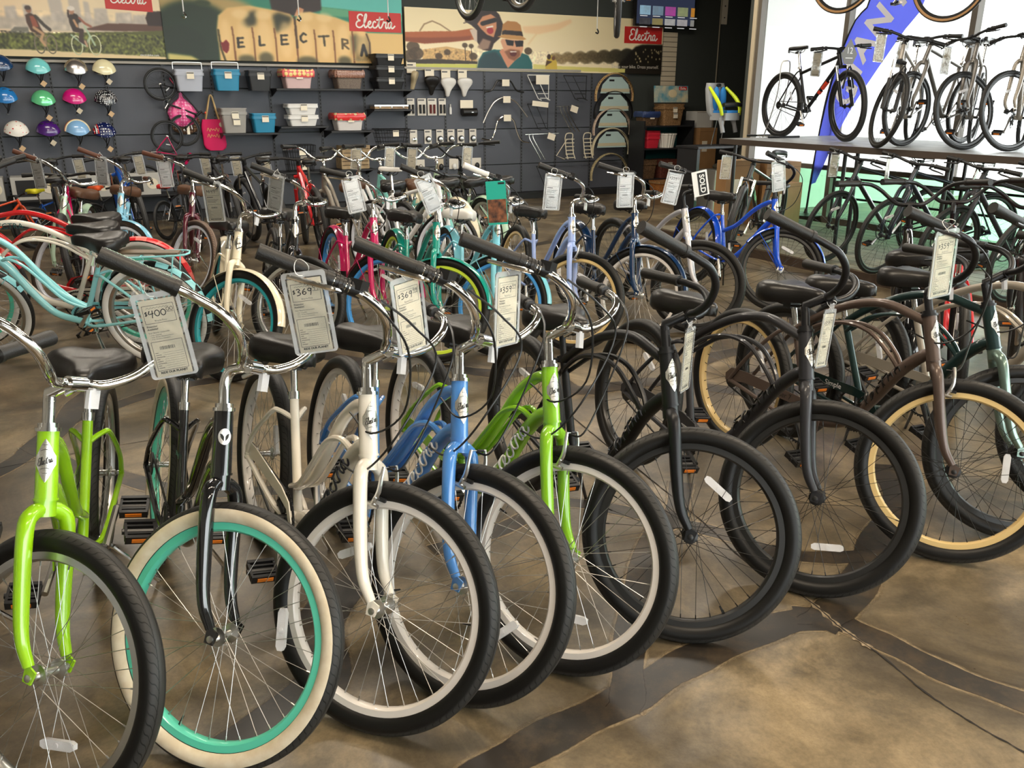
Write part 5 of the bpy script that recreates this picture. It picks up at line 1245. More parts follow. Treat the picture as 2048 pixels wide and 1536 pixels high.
# poster 3: couple (crop 20..2020 x 75..560 covers X -2.57..2.17, Z 2.0..2.85)
cv = Canvas(2000, 470, 920)
def p3(P): return [(x-20, y-75-(x-20)*.022) for x, y in P]
cv.fill(np.ones(cv.X.shape), (240, 222, 178)); cv.fill(np.clip((cv.Y-150)/300, 0, 1), (246, 230, 196), .7)
cv.poly(p3([(850,200),(1000,190),(1120,170),(1230,130),(1240,160),(1140,220),(980,260),(870,250)]), (238, 196, 146), 16, .8); cv.line(p3([(960,260),(900,340)]), 14, (232, 196, 140), 12, .6)
cv.line(p3([(120,250),(150,200),(205,175),(260,200),(330,250)]), 9, (150, 120, 84), 3)
cv.poly(p3([(130,480),(135,390),(300,365),(480,400),(520,480)]), (206, 168, 110), 6)
rg = random.Random(2)
for i in range(34): x = 140+rg.random()*330; y = 390+rg.random()*80; cv.poly(p3([(x,y),(x+8,y),(x+8,y+12),(x,y+12)]), (130, 96, 60), 2, .7)
for x, y, r in ((70,370,44), (90,420,50), (50,440,50), (305,410,24), (245,440,26), (430,355,20), (475,360,18), (490,440,30), (900,395,30)): cv.ell(*p3([(x,y)])[0], r, r*.95, (72, 54, 34), 8, .9)
for x in (430, 475): cv.line(p3([(x,360),(x+4,480)]), 6, (70, 50, 34))
cv.poly(p3([(30,470),(200,460),(520,480),(520,500),(30,500)]), (52, 42, 30), 8); cv.poly(p3([(30,497),(520,502),(520,540),(30,540)]), (196, 196, 92), 5)
for i in range(46):
    x = 1090+i*20.5; f = min(1, (x-1090)/700); c = (int(150-110*f), int(126-86*f), int(84-50*f)); r = 34+18*f; cv.ell(*p3([(x, 455-14*math.sin(i*1.3)-28*f)])[0], r, r*1.05, c, 10, .6+.3*f)
cv.poly(p3([(1640,500),(1700,440),(1780,350),(1840,330),(2040,330),(2040,600),(1640,600)]), (30, 26, 20), 16); cv.noise(300, 400, .05, 10)
for i in range(26): x = 1780+rg.random()*230; y = 370+rg.random()*120; cv.ell(*p3([(x,y)])[0], 5, 9, (220, 200, 150), 3, .8)
cv.poly(p3([(940,500),(1100,515),(1700,540),(1700,575),(940,545)]), (216, 206, 120), 8); cv.poly(p3([(1700,545),(2040,560),(2040,620),(1700,600)]), (40, 34, 26), 6)
cv.poly(p3([(1035,520),(1050,440),(1070,425),(1100,440),(1125,480),(1130,550),(1035,550)]), (206, 176, 70), 4); cv.ell(*p3([(1062,440)])[0], 15, 22, (60, 40, 30), 4); cv.ell(*p3([(1098,452)])[0], 15, 18, (110, 76, 54), 4); cv.poly(p3([(1035,520),(1045,470),(1090,480),(1060,500)]), (80, 56, 40), 4)
cv.poly(p3([(0,262),(200,252),(360,248),(480,225),(540,240),(500,310),(330,330),(150,345),(0,325)]), (172, 92, 48), 8); cv.poly(p3([(0,300),(200,300),(400,290),(480,280),(470,312),(330,330),(150,345),(0,325)]), (126, 60, 32), 10, .8)
cv.poly(p3([(465,235),(510,220),(540,260),(530,330),(500,320)]), (210, 190, 170), 5)
cv.poly(p3([(430,170),(470,100),(520,60),(620,50),(680,110),(710,190),(690,290),(640,340),(620,400),(560,390),(520,330),(520,240),(480,200)]), (44, 26, 22), 8)
cv.line(p3([(425,185),(500,160)]), 6, (50, 30, 26), 2); cv.line(p3([(420,130),(480,110)]), 6, (50, 30, 26), 2); cv.poly(p3([(560,300),(620,320),(600,380),(560,390),(520,370)]), (150, 120, 100), 10)
cv.poly(p3([(520,190),(560,130),(620,110),(660,140),(660,220),(640,290),(590,270),(550,230)]), (206, 140, 98), 6); cv.line(p3([(560,185),(650,155)]), 34, (30, 22, 22), 4); cv.ell(*p3([(614,238)])[0], 24, 26, (170, 40, 50), 3); cv.line(p3([(590,215),(632,205)]), 12, (240, 232, 220), 2)
cv.poly(p3([(515,545),(530,470),(560,410),(640,385),(700,390),(820,400),(900,430),(930,490),(935,555)]), (20, 92, 92), 6); cv.poly(p3([(515,545),(530,470),(570,420),(650,400),(700,450),(760,545)]), (24, 48, 56), 18, .8)
cv.poly(p3([(680,400),(700,380),(830,400),(820,450),(745,535)]), (206, 138, 104), 5)
cv.poly(p3([(690,320),(700,300),(860,310),(862,380),(840,440),(790,475),(740,450),(715,390)]), (214, 156, 118), 6); cv.poly(p3([(718,400),(760,380),(835,390),(840,430),(795,475),(750,455)]), (130, 78, 50), 10, .9)
cv.ell(*p3([(785,415)])[0], 26, 24, (90, 30, 28), 3); cv.line(p3([(765,402),(806,402)]), 9, (236, 226, 210), 2)
cv.poly(p3([(725,305),(790,315),(785,355),(740,350)]), (18, 14, 14), 3); cv.poly(p3([(795,315),(862,312),(858,358),(808,362)]), (18, 14, 14), 3)
cv.poly(p3([(700,270),(705,190),(740,160),(810,165),(840,190),(858,280)]), (182, 126, 66), 5); cv.poly(p3([(703,240),(720,232),(850,240),(860,280),(780,275),(700,268)]), (40, 26, 20), 3); cv.poly(p3([(665,285),(720,265),(850,275),(885,300),(860,308),(740,300)]), (196, 144, 82), 4)
t = cv.build('wall_poster', 'long poster of a laughing couple, the man in a straw hat and sunglasses', -2.57, 2.17, 1.99, 2.86)
red_logo(t, 1.36, 2.14, 2.475, 2.735, -.08, .0)
mb = MB(); text_mb(mb, 'Dress your bike. Dress yourself.', .075, T3(1.62, -.0745, 2.10) @ UPRIGHT); obj('lettering', mb.mesh('dress2', smooth=False), mat('print_pale', lin(214, 206, 190), .5), t)
# hooks on rods from the ceiling
for i, (s, z, lb) in enumerate(((-5.72, 2.60, 'white ceiling rod with clip hanging before the green fist poster edge'), (-4.25, 2.62, 'white ceiling rod with silver clip before the middle of the fist poster'), (-2.98, 2.66, 'white ceiling rod with dark clip before the red logo panel'), (.53, 2.62, 'white ceiling rod with dark clip before the couple poster'))):
    t = thing('ceiling_hook', lb, 'hook', ROOM @ T3(s, -.5, z))
    obj('rod', MB().tube([(0,0,0),(0,0,CEIL-z)], .008, 6), white_plastic, t); obj('clip', MB().tube([(0,0,.02),(.02,-.01,-.02),(.0,-.02,-.05),(-.025,0,-.03)], .012, 8, sm=3), chrome if i < 2 else steel_dark, t)

# ---------------------------------------------------------------- television
t = thing('television', 'black flat television showing a video menu, on the back wall', 'television', ROOM @ T3(2.07, -.25, 2.74))
obj('case', MB().box((0, .03, .36), (1.25, .06, .72)), black, t); obj('mount', MB().box((0, .14, .36), (.2, .2, .2)), steel_dark, t)
scr = obj('screen', MB().box((0, -.002, .365), (1.20, .006, .66)), mat('screen_dark', (.01, .012, .02), .15, emit=(.02, .025, .045), estr=1.), t)
for r in range(3):
    for c in range(5 if r < 2 else 4):
        col = [(.5,.48,.5), (.05,.05,.06), (.5,.08,.4), (.35,.35,.33), (.3,.25,.1), (.35,.4,.2), (.3,.5,.65), (.5,.5,.5), (.7,.3,.04), (.2,.3,.4)][(r*5+c*3+1) % 10] if r < 2 else [(.5,.5,.6), (.4,.3,.3), (.6,.6,.6), (.2,.3,.5)][c]
        w_ = .22 if c < 4 else .08
        z = (.075, .245, .50)[r]; 
        if r == 2 and c != 2: continue
        obj('thumbnail', MB().box((-.435+c*.262 if c < 4 else .568, -.006, z) if r < 2 else (.2, -.006, .56), (w_, .003, .14 if r else .1) if r < 2 else (.42, .003, .16)), mat('thumb_%d%d' % (r, c), col, .4, emit=col, estr=.35, noise=(9, tuple(min(1, q*.35+.1) for q in col))), scr)
        if r < 2: obj('caption', MB().box((-.46+c*.262, -.006, z-.088), (.15, .003, .012)), mat('caption', (.5,.5,.5), .5, emit=(.6,.6,.6), estr=.6), scr)

# ---------------------------------------------------------------- cream slatwall strip
t = thing('slatwall_strip', 'narrow cream slatwall strip beside the couple poster', 'slatwall', ROOM @ T3(2.36, -.03, 1.72))
for i in range(12): obj('slat', cached('slat', lambda mb: mb.box((0,0,0), (.30,.03,.072))), mat('cream_slat', lin(206, 192, 166), .6), t, T3(0, 0, .04+.08*i))
obj('slat_core', MB().box((0, .012, .48), (.29, .012, .98)), trim_dark, t)

# ---------------------------------------------------------------- helmets
def helmet_fn(mb):
    nu, nv = 28, 9; V = []; F = []
    for j in range(nv+1):
        for i in range(nu):
            a = 2*PI*i/nu; low = -.012+.028*math.cos(2*a)-.0*math.cos(a)
            e = math.asin(max(-.6, min(.9, low/.15))); t = e+(PI/2-e)*j/nv
            k = math.cos(t); V.append((.142*k*math.cos(a)*(1+.0*math.cos(a)), .105*k*math.sin(a), .15*math.sin(t)))
    for j in range(nv):
        for i in range(nu): F.append((j*nu+i, j*nu+(i+1) % nu, (j+1)*nu+(i+1) % nu, (j+1)*nu+i))
    mb.add(V, F)
def helmet_in(mb):
    mb.ball((0,0,-.002), (.126,.092,.032), 16, 8)
def strap_fn(mb):
    for s in (-1, 1): mb.tube([(.04,s*.09,-.02),(.02,s*.06,-.10),(0,0,-.16)], .006, 5, sm=3)
    mb.tube([(-.05,-.09,-.02),(0,-.04,-.11),(0,0,-.16)], .006, 5, sm=3); mb.box((0,0,-.165), (.03,.02,.02))
def vents(mb):
    for s in (-1, 1):
        for q in (-.06, -.0, .06): mb.ball((q,s*.055,.124-abs(q)*.25), (.026,.008,.006), 8, 5)
def dots_mat(name, base, dot, scale, thr):
    m = bpy.data.materials.new(name); m.use_nodes = True; nt = m.node_tree; b = nt.nodes['Principled BSDF']; tc = nt.nodes.new('ShaderNodeTexCoord'); v = nt.nodes.new('ShaderNodeTexVoronoi'); v.inputs['Scale'].default_value = scale; v.inputs['Randomness'].default_value = .25
    lt = nt.nodes.new('ShaderNodeMath'); lt.operation = 'LESS_THAN'; lt.inputs[1].default_value = thr; mx = nt.nodes.new('ShaderNodeMixRGB'); mx.inputs[1].default_value = (*base, 1); mx.inputs[2].default_value = (*dot, 1)
    nt.links.new(tc.outputs['Object'], v.inputs['Vector']); nt.links.new(v.outputs['Distance'], lt.inputs[0]); nt.links.new(lt.outputs[0], mx.inputs[0]); nt.links.new(mx.outputs[0], b.inputs['Base Color']); b.inputs['Roughness'].default_value = .25
    return m
HEL = [(-7.86,1.88,'navy helmet with yellow pattern, cut off beside the pale cyan one',paint('h_navy',(16,56,100)),0), (-7.46,1.85,'pale cyan bicycle helmet on the wall',paint('h_cyan',(118,206,206)),0), (-7.04,1.85,'shiny silver bicycle helmet on the wall',mat('h_silver',(.62,.58,.56),.25,.9),1), (-6.72,1.85,'cream bicycle helmet with a paper hangtag',paint('h_cream',(232,222,180)),1),
 (-7.87,1.51,'blue vented kids helmet on the wall',paint('h_blue',(34,118,186)),2), (-7.46,1.48,'metallic mint green bicycle helmet',paint('h_mint',(112,214,150),.2,.8,.3),1), (-7.11,1.50,'magenta bicycle helmet on the wall',paint('h_mag',(206,20,120)),1), (-6.75,1.49,'black bicycle helmet with white polka dots',dots_mat('polka',(.01,.01,.014),lin(230,230,230),48,.36),1),
 (-7.81,1.12,'white bicycle helmet with small red dots',dots_mat('reddots',lin(232,226,216),lin(206,60,50),22,.2),1), (-7.46,1.12,'dark purple vented bicycle helmet',paint('h_purple',(70,20,110)),2), (-7.13,1.12,'light blue bicycle helmet with retro stripes',paint('h_sky',(134,180,222)),3), (-6.82,1.09,'navy bicycle helmet with white stars and red stripes',dots_mat('stars',lin(20,30,80),lin(236,236,236),30,.25),4)]
for i, (s, z, lb, m, k) in enumerate(HEL):
    t = thing('bicycle_helmet', lb, 'helmet', ROOM @ T3(s, -.24, z+.05) @ RZ(R_(8)), 'helmets hung in rows on the wall')
    sh_ = obj('shell', cached('helmet', helmet_fn, 60), m, t); obj('liner', cached('helmet_in', helmet_in), black, t); obj('chin_strap', cached('strap', strap_fn), black, t)
    obj('hook', MB().tube([(0,.185,.03),(0,.02,.02)], .006, 6), steel_dark, t)
    if k == 2: obj('vents', cached('vents', vents), black, sh_)
    if k == 3:
        for q, c in ((.0, (232,150,60)), (.02, (190,40,40)), (-.02, (240,220,180))): obj('stripe', MB().tube([(.144*math.cos(a), q, .0+.152*math.sin(a)) for a in np.linspace(.1, PI-.1, 20)], .009, 5), paint('stripe%d' % int(q*100), c), sh_)
    if k == 4:
        for q in (-.125, -.105, -.085): obj('stripe', MB().tube([(q+.0, .106*math.sqrt(max(.02,1-(q/.142)**2))*math.cos(a), .152*math.sqrt(max(.02,1-(q/.142)**2))*math.sin(a)) for a in np.linspace(.1, PI-.1, 16)], .009, 5), paint('flagstripe%d' % (int(-q*1000)//20 % 2), ((206,60,50), (236,230,220))[int(-q*1000)//20 % 2]), sh_)
    if i % 2 or k == 1: obj('hangtag', MB().box((.02, -.11, -.12-.03*(i % 3)), (.055,.003,.06), RY(R_(40)).to_3x3()), mat('tag_kraft', lin(196, 164, 124), .6) if i % 3 else old_paper, t)

# ---------------------------------------------------------------- baskets and other goods on the wall
def tub(mb, w, h, d, tw=.82, m=0):
    """open tapered tub with rim, origin bottom centre"""
    n = 4; r = .03
    def ring(s, z, k=1.): return [(x*s*k, y*s*k, z) for x, y in rrect(w, d, r)]
    rings = [ring(tw, 0), ring(1, h), ring(1.03, h), ring(1.03, h+.012), ring(.96, h+.012), ring(tw*.95, .01)]
    mb.loft(rings, m)
def label_cards(t, w, h, d, n=1):
    for i in range(n):
        c = obj('price_card', MB().box((.01+.012*i, -d/2-.012, h*(.75-.28*i)), (.09, .003, .085)), paper, t)
        obj('card_header', MB().box((.01+.012*i, -d/2-.015, h*(.75-.28*i)+.03), (.085, .002, .014)), grey_ink, c)
plast_clear = mat('frosted_plastic', lin(206, 210, 222), .35, trans=.3, alpha=.85); plast_blue = mat('blue_plastic', lin(40, 130, 166), .35); plast_black = mat('black_plastic', (.015,.015,.016), .4); plast_smoke = mat('smoke_plastic', lin(150, 146, 140), .35)
def basket(name, lb, s, z, w, h, d, m, hook=False, cards=1, y=-.27, liner=None, seams=True):
    t = thing(name, lb, 'basket', ROOM @ T3(s, y, z), 'baskets on the merchandise wall')
    b_ = MB(); tub(b_, w, h, d); obj('tub', b_, m, t)
    obj('rim_band', MB().prism(rrect(w*1.035, d*1.035, .03), .035, T3(0, 0, h*.82)), m, t)
    if hook: obj('handle', MB().tube([(-w*.5,-.0,h+.005),(-w*.5,0,h+.085),(-w*.4,0,h+.1),(w*.4,0,h+.1),(w*.5,0,h+.085),(w*.5,0,h+.005)], .006, 6, sm=2), alloy, t); obj('mount_hook', MB().box((0, d/2+.03, h*.9), (.16, .06, .03)), black, t)
    if liner is not None:
        mb = MB(); R0 = rrect(w*1.08, d*1.1, .04, 6)
        rings = [[(x*k+.004*math.sin(9*i), y*k+.004*math.cos(8*i), zz+.006*math.sin(5*i)) for i, (x, y) in enumerate(R0)] for k, zz in ((1.0, h*.68), (1.05, h*.8), (1.06, h+.005), (1.0, h+.03), (.9, h+.02))]
        mb.loft(rings); obj('fabric_liner', mb, liner, t)
    if cards: label_cards(t, w, h, d, cards)
    return t
floral1 = dots_mat('floral_pink', lin(222, 96, 96), lin(232, 206, 130), 17, .42); floral2 = dots_mat('floral_red', lin(206, 48, 48), lin(190, 166, 120), 14, .38); tweed = dots_mat('tweed', lin(120, 82, 66), lin(180, 140, 124), 60, .4)
basket('plastic_basket', 'frosted clear handlebar basket with a wire handle', -5.72, 1.67, .36, .26, .24, plast_clear, True)
basket('plastic_basket', 'translucent blue handlebar basket with a wire handle', -5.24, 1.68, .34, .26, .24, plast_blue, True)
basket('plastic_basket', 'black mesh handlebar basket beside the translucent blue one', -4.81, 1.68, .32, .25, .22, plast_black, False)
basket('liner_basket', 'pale basket with pink and yellow floral liner', -4.29, 1.715, .40, .22, .28, mat('pinkish_tub', lin(206, 176, 174), .5), liner=floral1)
basket('liner_basket', 'taupe wicker basket with brown tweed liner', -3.56, 1.715, .40, .22, .28, mat('taupe_tub', lin(126, 112, 100), .6, noise=(80, lin(96, 84, 74))), liner=tweed, cards=0)
for i in range(3): basket('storage_crate', ('black crate at the bottom of the stack of three', 'black crate in the middle of the stack of three', 'black crate on top of the stack of three')[i], -2.95, 1.715+.16*i, .44, .145, .3, plast_black)
basket('plastic_basket', 'smoky grey handlebar basket on the lower shelf', -5.2, 1.135, .34, .31, .26, plast_smoke, cards=2)
basket('plastic_basket', 'small blue handlebar basket beside the smoky grey one', -4.8, 1.135, .32, .24, .24, plast_blue)
for i in range(2): basket('white_tray', ('lower white perforated tray of the stacked pair', 'upper white perforated tray of the stacked pair')[i], -4.26, 1.215+.15*i, .42, .135, .28, mat('tray_white', lin(222, 220, 216), .5))
basket('liner_basket', 'pale basket with red and gold floral liner', -3.59, 1.145, .42, .21, .28, mat('pale_tub', lin(206, 200, 196), .5), liner=floral2)
t = thing('wooden_tray', 'wooden rear rack tray with white clips on a narrow shelf', 'tray', ROOM @ T3(-2.93, -.24, 1.432)); obj('slats', MB().box((0, 0, .022), (.52, .22, .03)), mat('tray_wood', lin(168, 140, 104), .5, noise=(12, lin(120, 96, 70))), t); obj('metal_edge', MB().box((0, 0, .052), (.53, .23, .022)), alloy, t)
for q in (-.18, 0, .18): obj('clip', MB().ball((q, -.116, .03), .016, 8, 6), white_plastic, t)
def wire_thing(lb, s, z, w, h, d, y=-.27, cards=1):
    t = thing('wire_basket', lb, 'basket', ROOM @ T3(s, y, z), 'baskets on the merchandise wall'); mb = MB(); basket_wire(mb, w, d, h, 11, .0028); obj('wires', mb, black, t); label_cards(t, w, h, d, cards)
wire_thing('black wire basket on the shelf under the wooden tray', -2.92, .912, .50, .24, .30); wire_thing('tall black wire crate with four price cards', -4.33, .592, .42, .36, .30, cards=3)
for i in range(2):
    t = thing('wooden_crate', ('lower slatted wooden crate of the stacked pair', 'upper slatted wooden crate of the stacked pair')[i], 'crate', ROOM @ T3(-3.55+.02*i, -.28, .603+.172*i)); cw = mat('crate_wood', lin(176, 154, 118), .6, noise=(10, lin(140, 118, 86)))
    for j in range(3): obj('slat', MB().box((0, -.14, .028+.055*j), (.42, .012, .046)), cw, t)
    for s_ in (-1, 1): obj('end_board', MB().box((s_*.2, 0, .083), (.014, .28, .15)), cw, t)
    obj('base_board', MB().box((0, 0, .006), (.4, .27, .012)), cw, t); obj('price_card', MB().box((-.02, -.149, .09), (.09, .003, .08)), paper, t)
# pink gathered bag with a brown patterned one behind, and the tote
pinkm = dots_mat('pink_paisley', lin(222, 80, 140), lin(236, 150, 186), 26, .4)
t = thing('drawstring_bag', 'pink patterned seat cover gathered on a hook', 'bag', ROOM @ T3(-5.83, -.16, 1.22)); mb = MB(); rings = []
for zz, r in ((-.0, .05), (.03, .12), (.10, .175), (.18, .185), (.26, .15), (.32, .085), (.36, .035), (.40, .02), (.46, .03)):
    rings.append([(r*(1+.05*math.sin(5*a+zz*20))*math.cos(a), .4*r*math.sin(a)*(1+.2*math.sin(7*a)), zz) for a in np.linspace(0, 2*PI, 25)[:-1]])
mb.loft(rings); obj('pouch', mb, pinkm, t); obj('cord', MB().tube([(0,0,.44),(-.05,0,.52),(-.10,.02,.60),(-.09,.08,.62)], .008, 6, sm=3), mat('pink_cord', lin(222, 90, 120), .6), t); obj('hangtag', MB().box((.04, -.075, -.04), (.035, .003, .12)), paper, t)
t = thing('drawstring_bag', 'brown patterned seat cover hanging behind the pink one', 'bag', ROOM @ T3(-5.80, -.115, 1.12)); mb = MB(); mb.loft([[(r*math.cos(a)*(1+.06*math.sin(6*a)), .25*r*math.sin(a), zz) for a in np.linspace(0, 2*PI, 25)[:-1]] for zz, r in ((0,.06),(.04,.15),(.10,.185),(.2,.18),(.3,.1),(.36,.03))]); obj('pouch', mb, dots_mat('brown_paisley', lin(86, 64, 50), lin(150, 120, 96), 30, .4), t); obj('loop', MB().tube([(0,0,.35),(0,.02,.43)], .006, 5), brown_grip, t)
totem = mat('tote_pink', lin(214, 24, 92), .7, bump=(60, .2))
t = thing('tote_bag', 'raspberry tote bag with tan straps and gold script', 'bag', ROOM @ T3(-5.44, -.13, .90)); obj('pouch', MB().loft([[(x*.30*k+zz*-.06, y*.07, zz) for x, y in rrect(1, 1, .2)] for zz, k in ((0,.6),(.03,.9),(.08,1.0),(.3,.98),(.41,.8))]), totem, t)
for s_ in (-1, 1): obj('strap', MB().tube([(-.10,s_*.02,.40),(-.06,s_*.015,.55),(-.02,.0,.70),(.0,.0,.72),(.02,.0,.68),(.05,s_*.015,.52),(.08,s_*.02,.40)], .012, 6, sm=3), mat('tan_strap', lin(190, 160, 110), .6), t)
mb = MB()
for yy in (.27, .19): 
    P_ = catmull([(-.10+.018*i, yy+(.022 if i % 2 else -.012)+.01*math.sin(i*2.1), 0) for i in range(10)], 3); mb.ribbon([(p.x, p.y) for p in P_], .006, 0, T3(0, -.041, 0) @ UPRIGHT)
obj('script', mb.mesh('scr', smooth=False), mat('gold_thread', lin(226, 180, 110), .5), t); obj('tag_disc', MB().lathe([(.035,-.002),(.035,.002)], 16, T3(.10, -.045, .34) @ RX(PI/2)), old_paper, t)
# saddles on cards
for s, z, m, lb, rz in ((-2.50, 1.72, mat('tan_vinyl', lin(176, 160, 128), .5), 'tan saddle hung on the wall, turned sideways', 60), (-2.21, 1.65, leather, 'black wide saddle hung on a card', 0), (-1.94, 1.63, white_vinyl, 'white wide saddle hung beside the black one', 0), (-1.66, 1.63, white_vinyl, 'white wide saddle at the end of the saddle row', 0)):
    t = thing('display_saddle', lb, 'saddle', ROOM @ T3(s, -.17, z+.13), 'saddles displayed on the wall'); obj('cover', cached(('saddle', 'wide'), saddle_fn('wide')), m, t, RZ(R_(rz)) @ RX(PI/2+.25) @ RZ(-PI/2) @ T3(0,0,-.05)); obj('card', MB().box((0, .07, .17), (.15, .003, .15)), paper, t); obj('card_header', MB().box((-.02, .067, .21), (.09, .002, .02)), grey_ink, t)
# blister packs of grips, bells
cardm = mat('pack_card', lin(214, 208, 196), .55); darkred = mat('dark_red_grip', lin(96, 26, 22), .5)
for s, w, m, lb in ((-2.52, .12, black, 'card of two black grips beside the upright'), (-2.34, .14, black, 'card of short black grips'), (-2.17, .15, darkred, 'card of dark red grips'), (-2.0, .12, black, 'card of black grips next to the small bottle')):
    t = thing('grip_pack', lb, 'grips', ROOM @ T3(s, -.075, 1.335), 'carded grips on the wall'); obj('card', MB().box((0, .0, .125), (w, .004, .25)), cardm, t); obj('card_header', MB().box((-.01, -.004, .225), (w*.7, .002, .02)), grey_ink, t)
    for q in (-.03, .03): obj('grip', MB().tube([(q,-.02,.03),(q,-.02,.16)], [.018,.016,.016,.018], 10), m, t)
t = thing('oil_bottle', 'small white bottle hung between grips and roll bag', 'bottle', ROOM @ T3(-1.86, -.07, 1.35)); obj('body', MB().lathe([(.018,0),(.02,.02),(.02,.09),(.012,.11)], 14), white_plastic, t); obj('cap', MB().lathe([(.012,.11),(.012,.15)], 12), mat('cap_grey', lin(190, 190, 188), .4), t)
t = thing('roll_bag', 'black roll saddle bag hung under its card', 'bag', ROOM @ T3(-1.56, -.12, 1.38)); obj('roll', MB().tube([(-.13,0,0),(-.12,0,0),(.12,0,0),(.13,0,0)], [.05,.062,.062,.05], 18), leather, t); obj('card', MB().box((-.03, .03, .12), (.22, .003, .12)), paper, t); obj('emblem', MB().box((.03, -.063, 0), (.03, .003, .01)), alloy, t)
for i, (s, lb) in enumerate(((-2.49, 'carded chrome bell without ring, by the upright'), (-2.25, 'carded bell with black ring next to the chrome one'), (-2.05, 'carded bell second from the chrome bell'), (-1.86, 'carded bell in the middle of the bell row'), (-1.69, 'carded bell second from the end of the bell row'), (-1.48, 'carded bell at the end of the bell row'))):
    t = thing('bell_pack', lb, 'bell', ROOM @ T3(s, -.07, .915), 'carded bells on the wall'); obj('card', MB().box((0, 0, .105), (.12, .004, .21)), cardm, t); obj('card_header', MB().box((-.01, -.004, .18), (.08, .002, .02)), grey_ink, t)
    obj('bell', MB().lathe([(.0,-.04),(.03,-.035),(.036,-.01),(.036,0)], 16, T3(0, -.012, .07) @ RX(-PI/2)), chrome if i == 0 else alloy, t)
    if i: obj('ring', MB().lathe([(.036,-.006),(.046,-.006),(.046,.006),(.036,.006)], 18, T3(0, -.02, .07) @ RX(PI/2), 0, True), black, t)
# lower row of small goods behind the third row
for i, (s, lb) in enumerate(((-2.40, 'small carded lamp on the lowest peg row'), (-2.05, 'kraft carded part on the lowest peg row'), (-1.82, 'white carded part on the lowest peg row'), (-1.42, 'carded cable lock on the lowest peg row'))):
    t = thing('accessory_pack', lb, 'accessory', ROOM @ T3(s, -.07, .50), 'carded accessories on the lowest peg row'); obj('card', MB().box((0, 0, .1), (.16 if i != 1 else .1, .004, .16)), cardm if i != 1 else old_paper, t); obj('item', MB().ball((0, -.03, .06), (.04,.03,.05), 10, 8), [alloy, steel_dark, white_plastic, black][i], t)
# handlebars on the wall
for i, (s, z, pts, m, lb) in enumerate(((-.97, 1.82, [(-.35,-.14),(-.22,-.11),(-.14,.0),(-.1,.03),(0,.03),(.1,.03),(.14,0),(.22,-.11),(.35,-.14)], steel_dark, 'dark low riser handlebar under the couple poster'), (-.95, 1.52, [(-.40,-.30),(-.3,-.12),(-.18,.02),(0,.08),(.18,.02),(.3,-.10),(.40,-.22)], alloy, 'silver arched swept handlebar, in the middle'), (-.94, 1.20, [(-.44,-.22),(-.28,-.24),(-.2,-.12),(-.14,.05),(0,.12),(.14,.05),(.2,-.12),(.28,-.26),(.42,-.3)], chrome, 'chrome tall wave handlebar wrapped in plastic'))):
    t = thing('display_handlebar', lb, 'handlebar', ROOM @ T3(s, -.16, z), 'handlebars displayed on the wall'); obj('bar', MB().tube([(x, -.06*abs(x), y) for x, y in pts], .013, 8, sm=5), m, t); obj('price_card', MB().box((.02, -.03, pts[len(pts)//2][1]-.03), (.13, .003, .10)), paper, t); obj('peg', MB().tube([(0,.105,pts[len(pts)//2][1]-.02),(0,-.01,pts[len(pts)//2][1]-.015)], .007, 6), steel_dark, t)
# racks
def rack(lb, s, z, w, h, m, n=3, lean_=.1, y=-.2):
    t = thing('carrier_rack', lb, 'rack', ROOM @ T3(s, y, z), 'carrier racks on the wall'); mb = MB()
    mb.tube([(-w/2+w*.25*k,0,h*(1-.0)) for k in (0,)]+[(-w/2,-.02,h),(w/2,-.02,h)], .008, 6)
    for q in (-.5, -.1): mb.tube([(w*q,0,h),(w*(q+.45),-.05,.02),(w*(q+.6),-.05,.0)], .007, 6)
    mb.tube([(w*.5,0,h),(w*.45,-.03,.0)], .007, 6); mb.tube([(-w*.05,-.03,.10),(w*.46,-.03,.10)], .006, 6); mb.tube([(w*.05,-.04,.03),(w*.45,-.03,.03)], .006, 6)
    for q in range(3): mb.tube([(w*(.1+.15*q),-.02,h),(w*(.1+.15*q),.1,h)], .006, 6)
    obj('wires', mb, m, t); return t
t = rack('white wire carrier rack with a paper card', -.37, 1.56, .40, .38, mat('rack_white', lin(220,218,212), .4)); obj('price_card', MB().box((.06, -.04, .31), (.24, .003, .14)), paper, t)
rack('black wire carrier rack beside the white one', .33, 1.56, .44, .38, black)
t = rack('bundle of black rack struts with buff cards', -.37, 1.10, .38, .40, black); obj('price_card', MB().box((.02, -.05, .40), (.3, .003, .08), RY(.1).to_3x3()), paper, t)
rack('black frame of the low carrier by the floor', -.21, .14, .34, .38, black)
rodm = mat('rod_silver', (.66, .63, .58), .25, 1.)
for s, z, w, k, lb in ((.20, 1.06, .44, 3, 'three silver curved rods hung on a peg'), (-.28, .63, .64, 2, 'two silver curved rods under a long bar')):
    t = thing('rod_set', lb, 'rods', ROOM @ T3(s, -.2, z)); mb = MB(); mb.tube([(-w/2,0,.40),(w/2,0,.41)], .008, 6)
    for q in range(k): mb.tube([(-w/2+.06+.07*q,-.02,.40),(-w/2+.07+.07*q,-.03,.33),(-w/2+.18+.07*q,-.03,.16),(-w/2+.28+.08*q,-.03,0)], .008, 6, sm=3)
    obj('rods', mb, rodm, t); obj('price_card', MB().box((w*.25, -.03, .36), (.14, .003, .10), RY(.3).to_3x3()), paper, t)
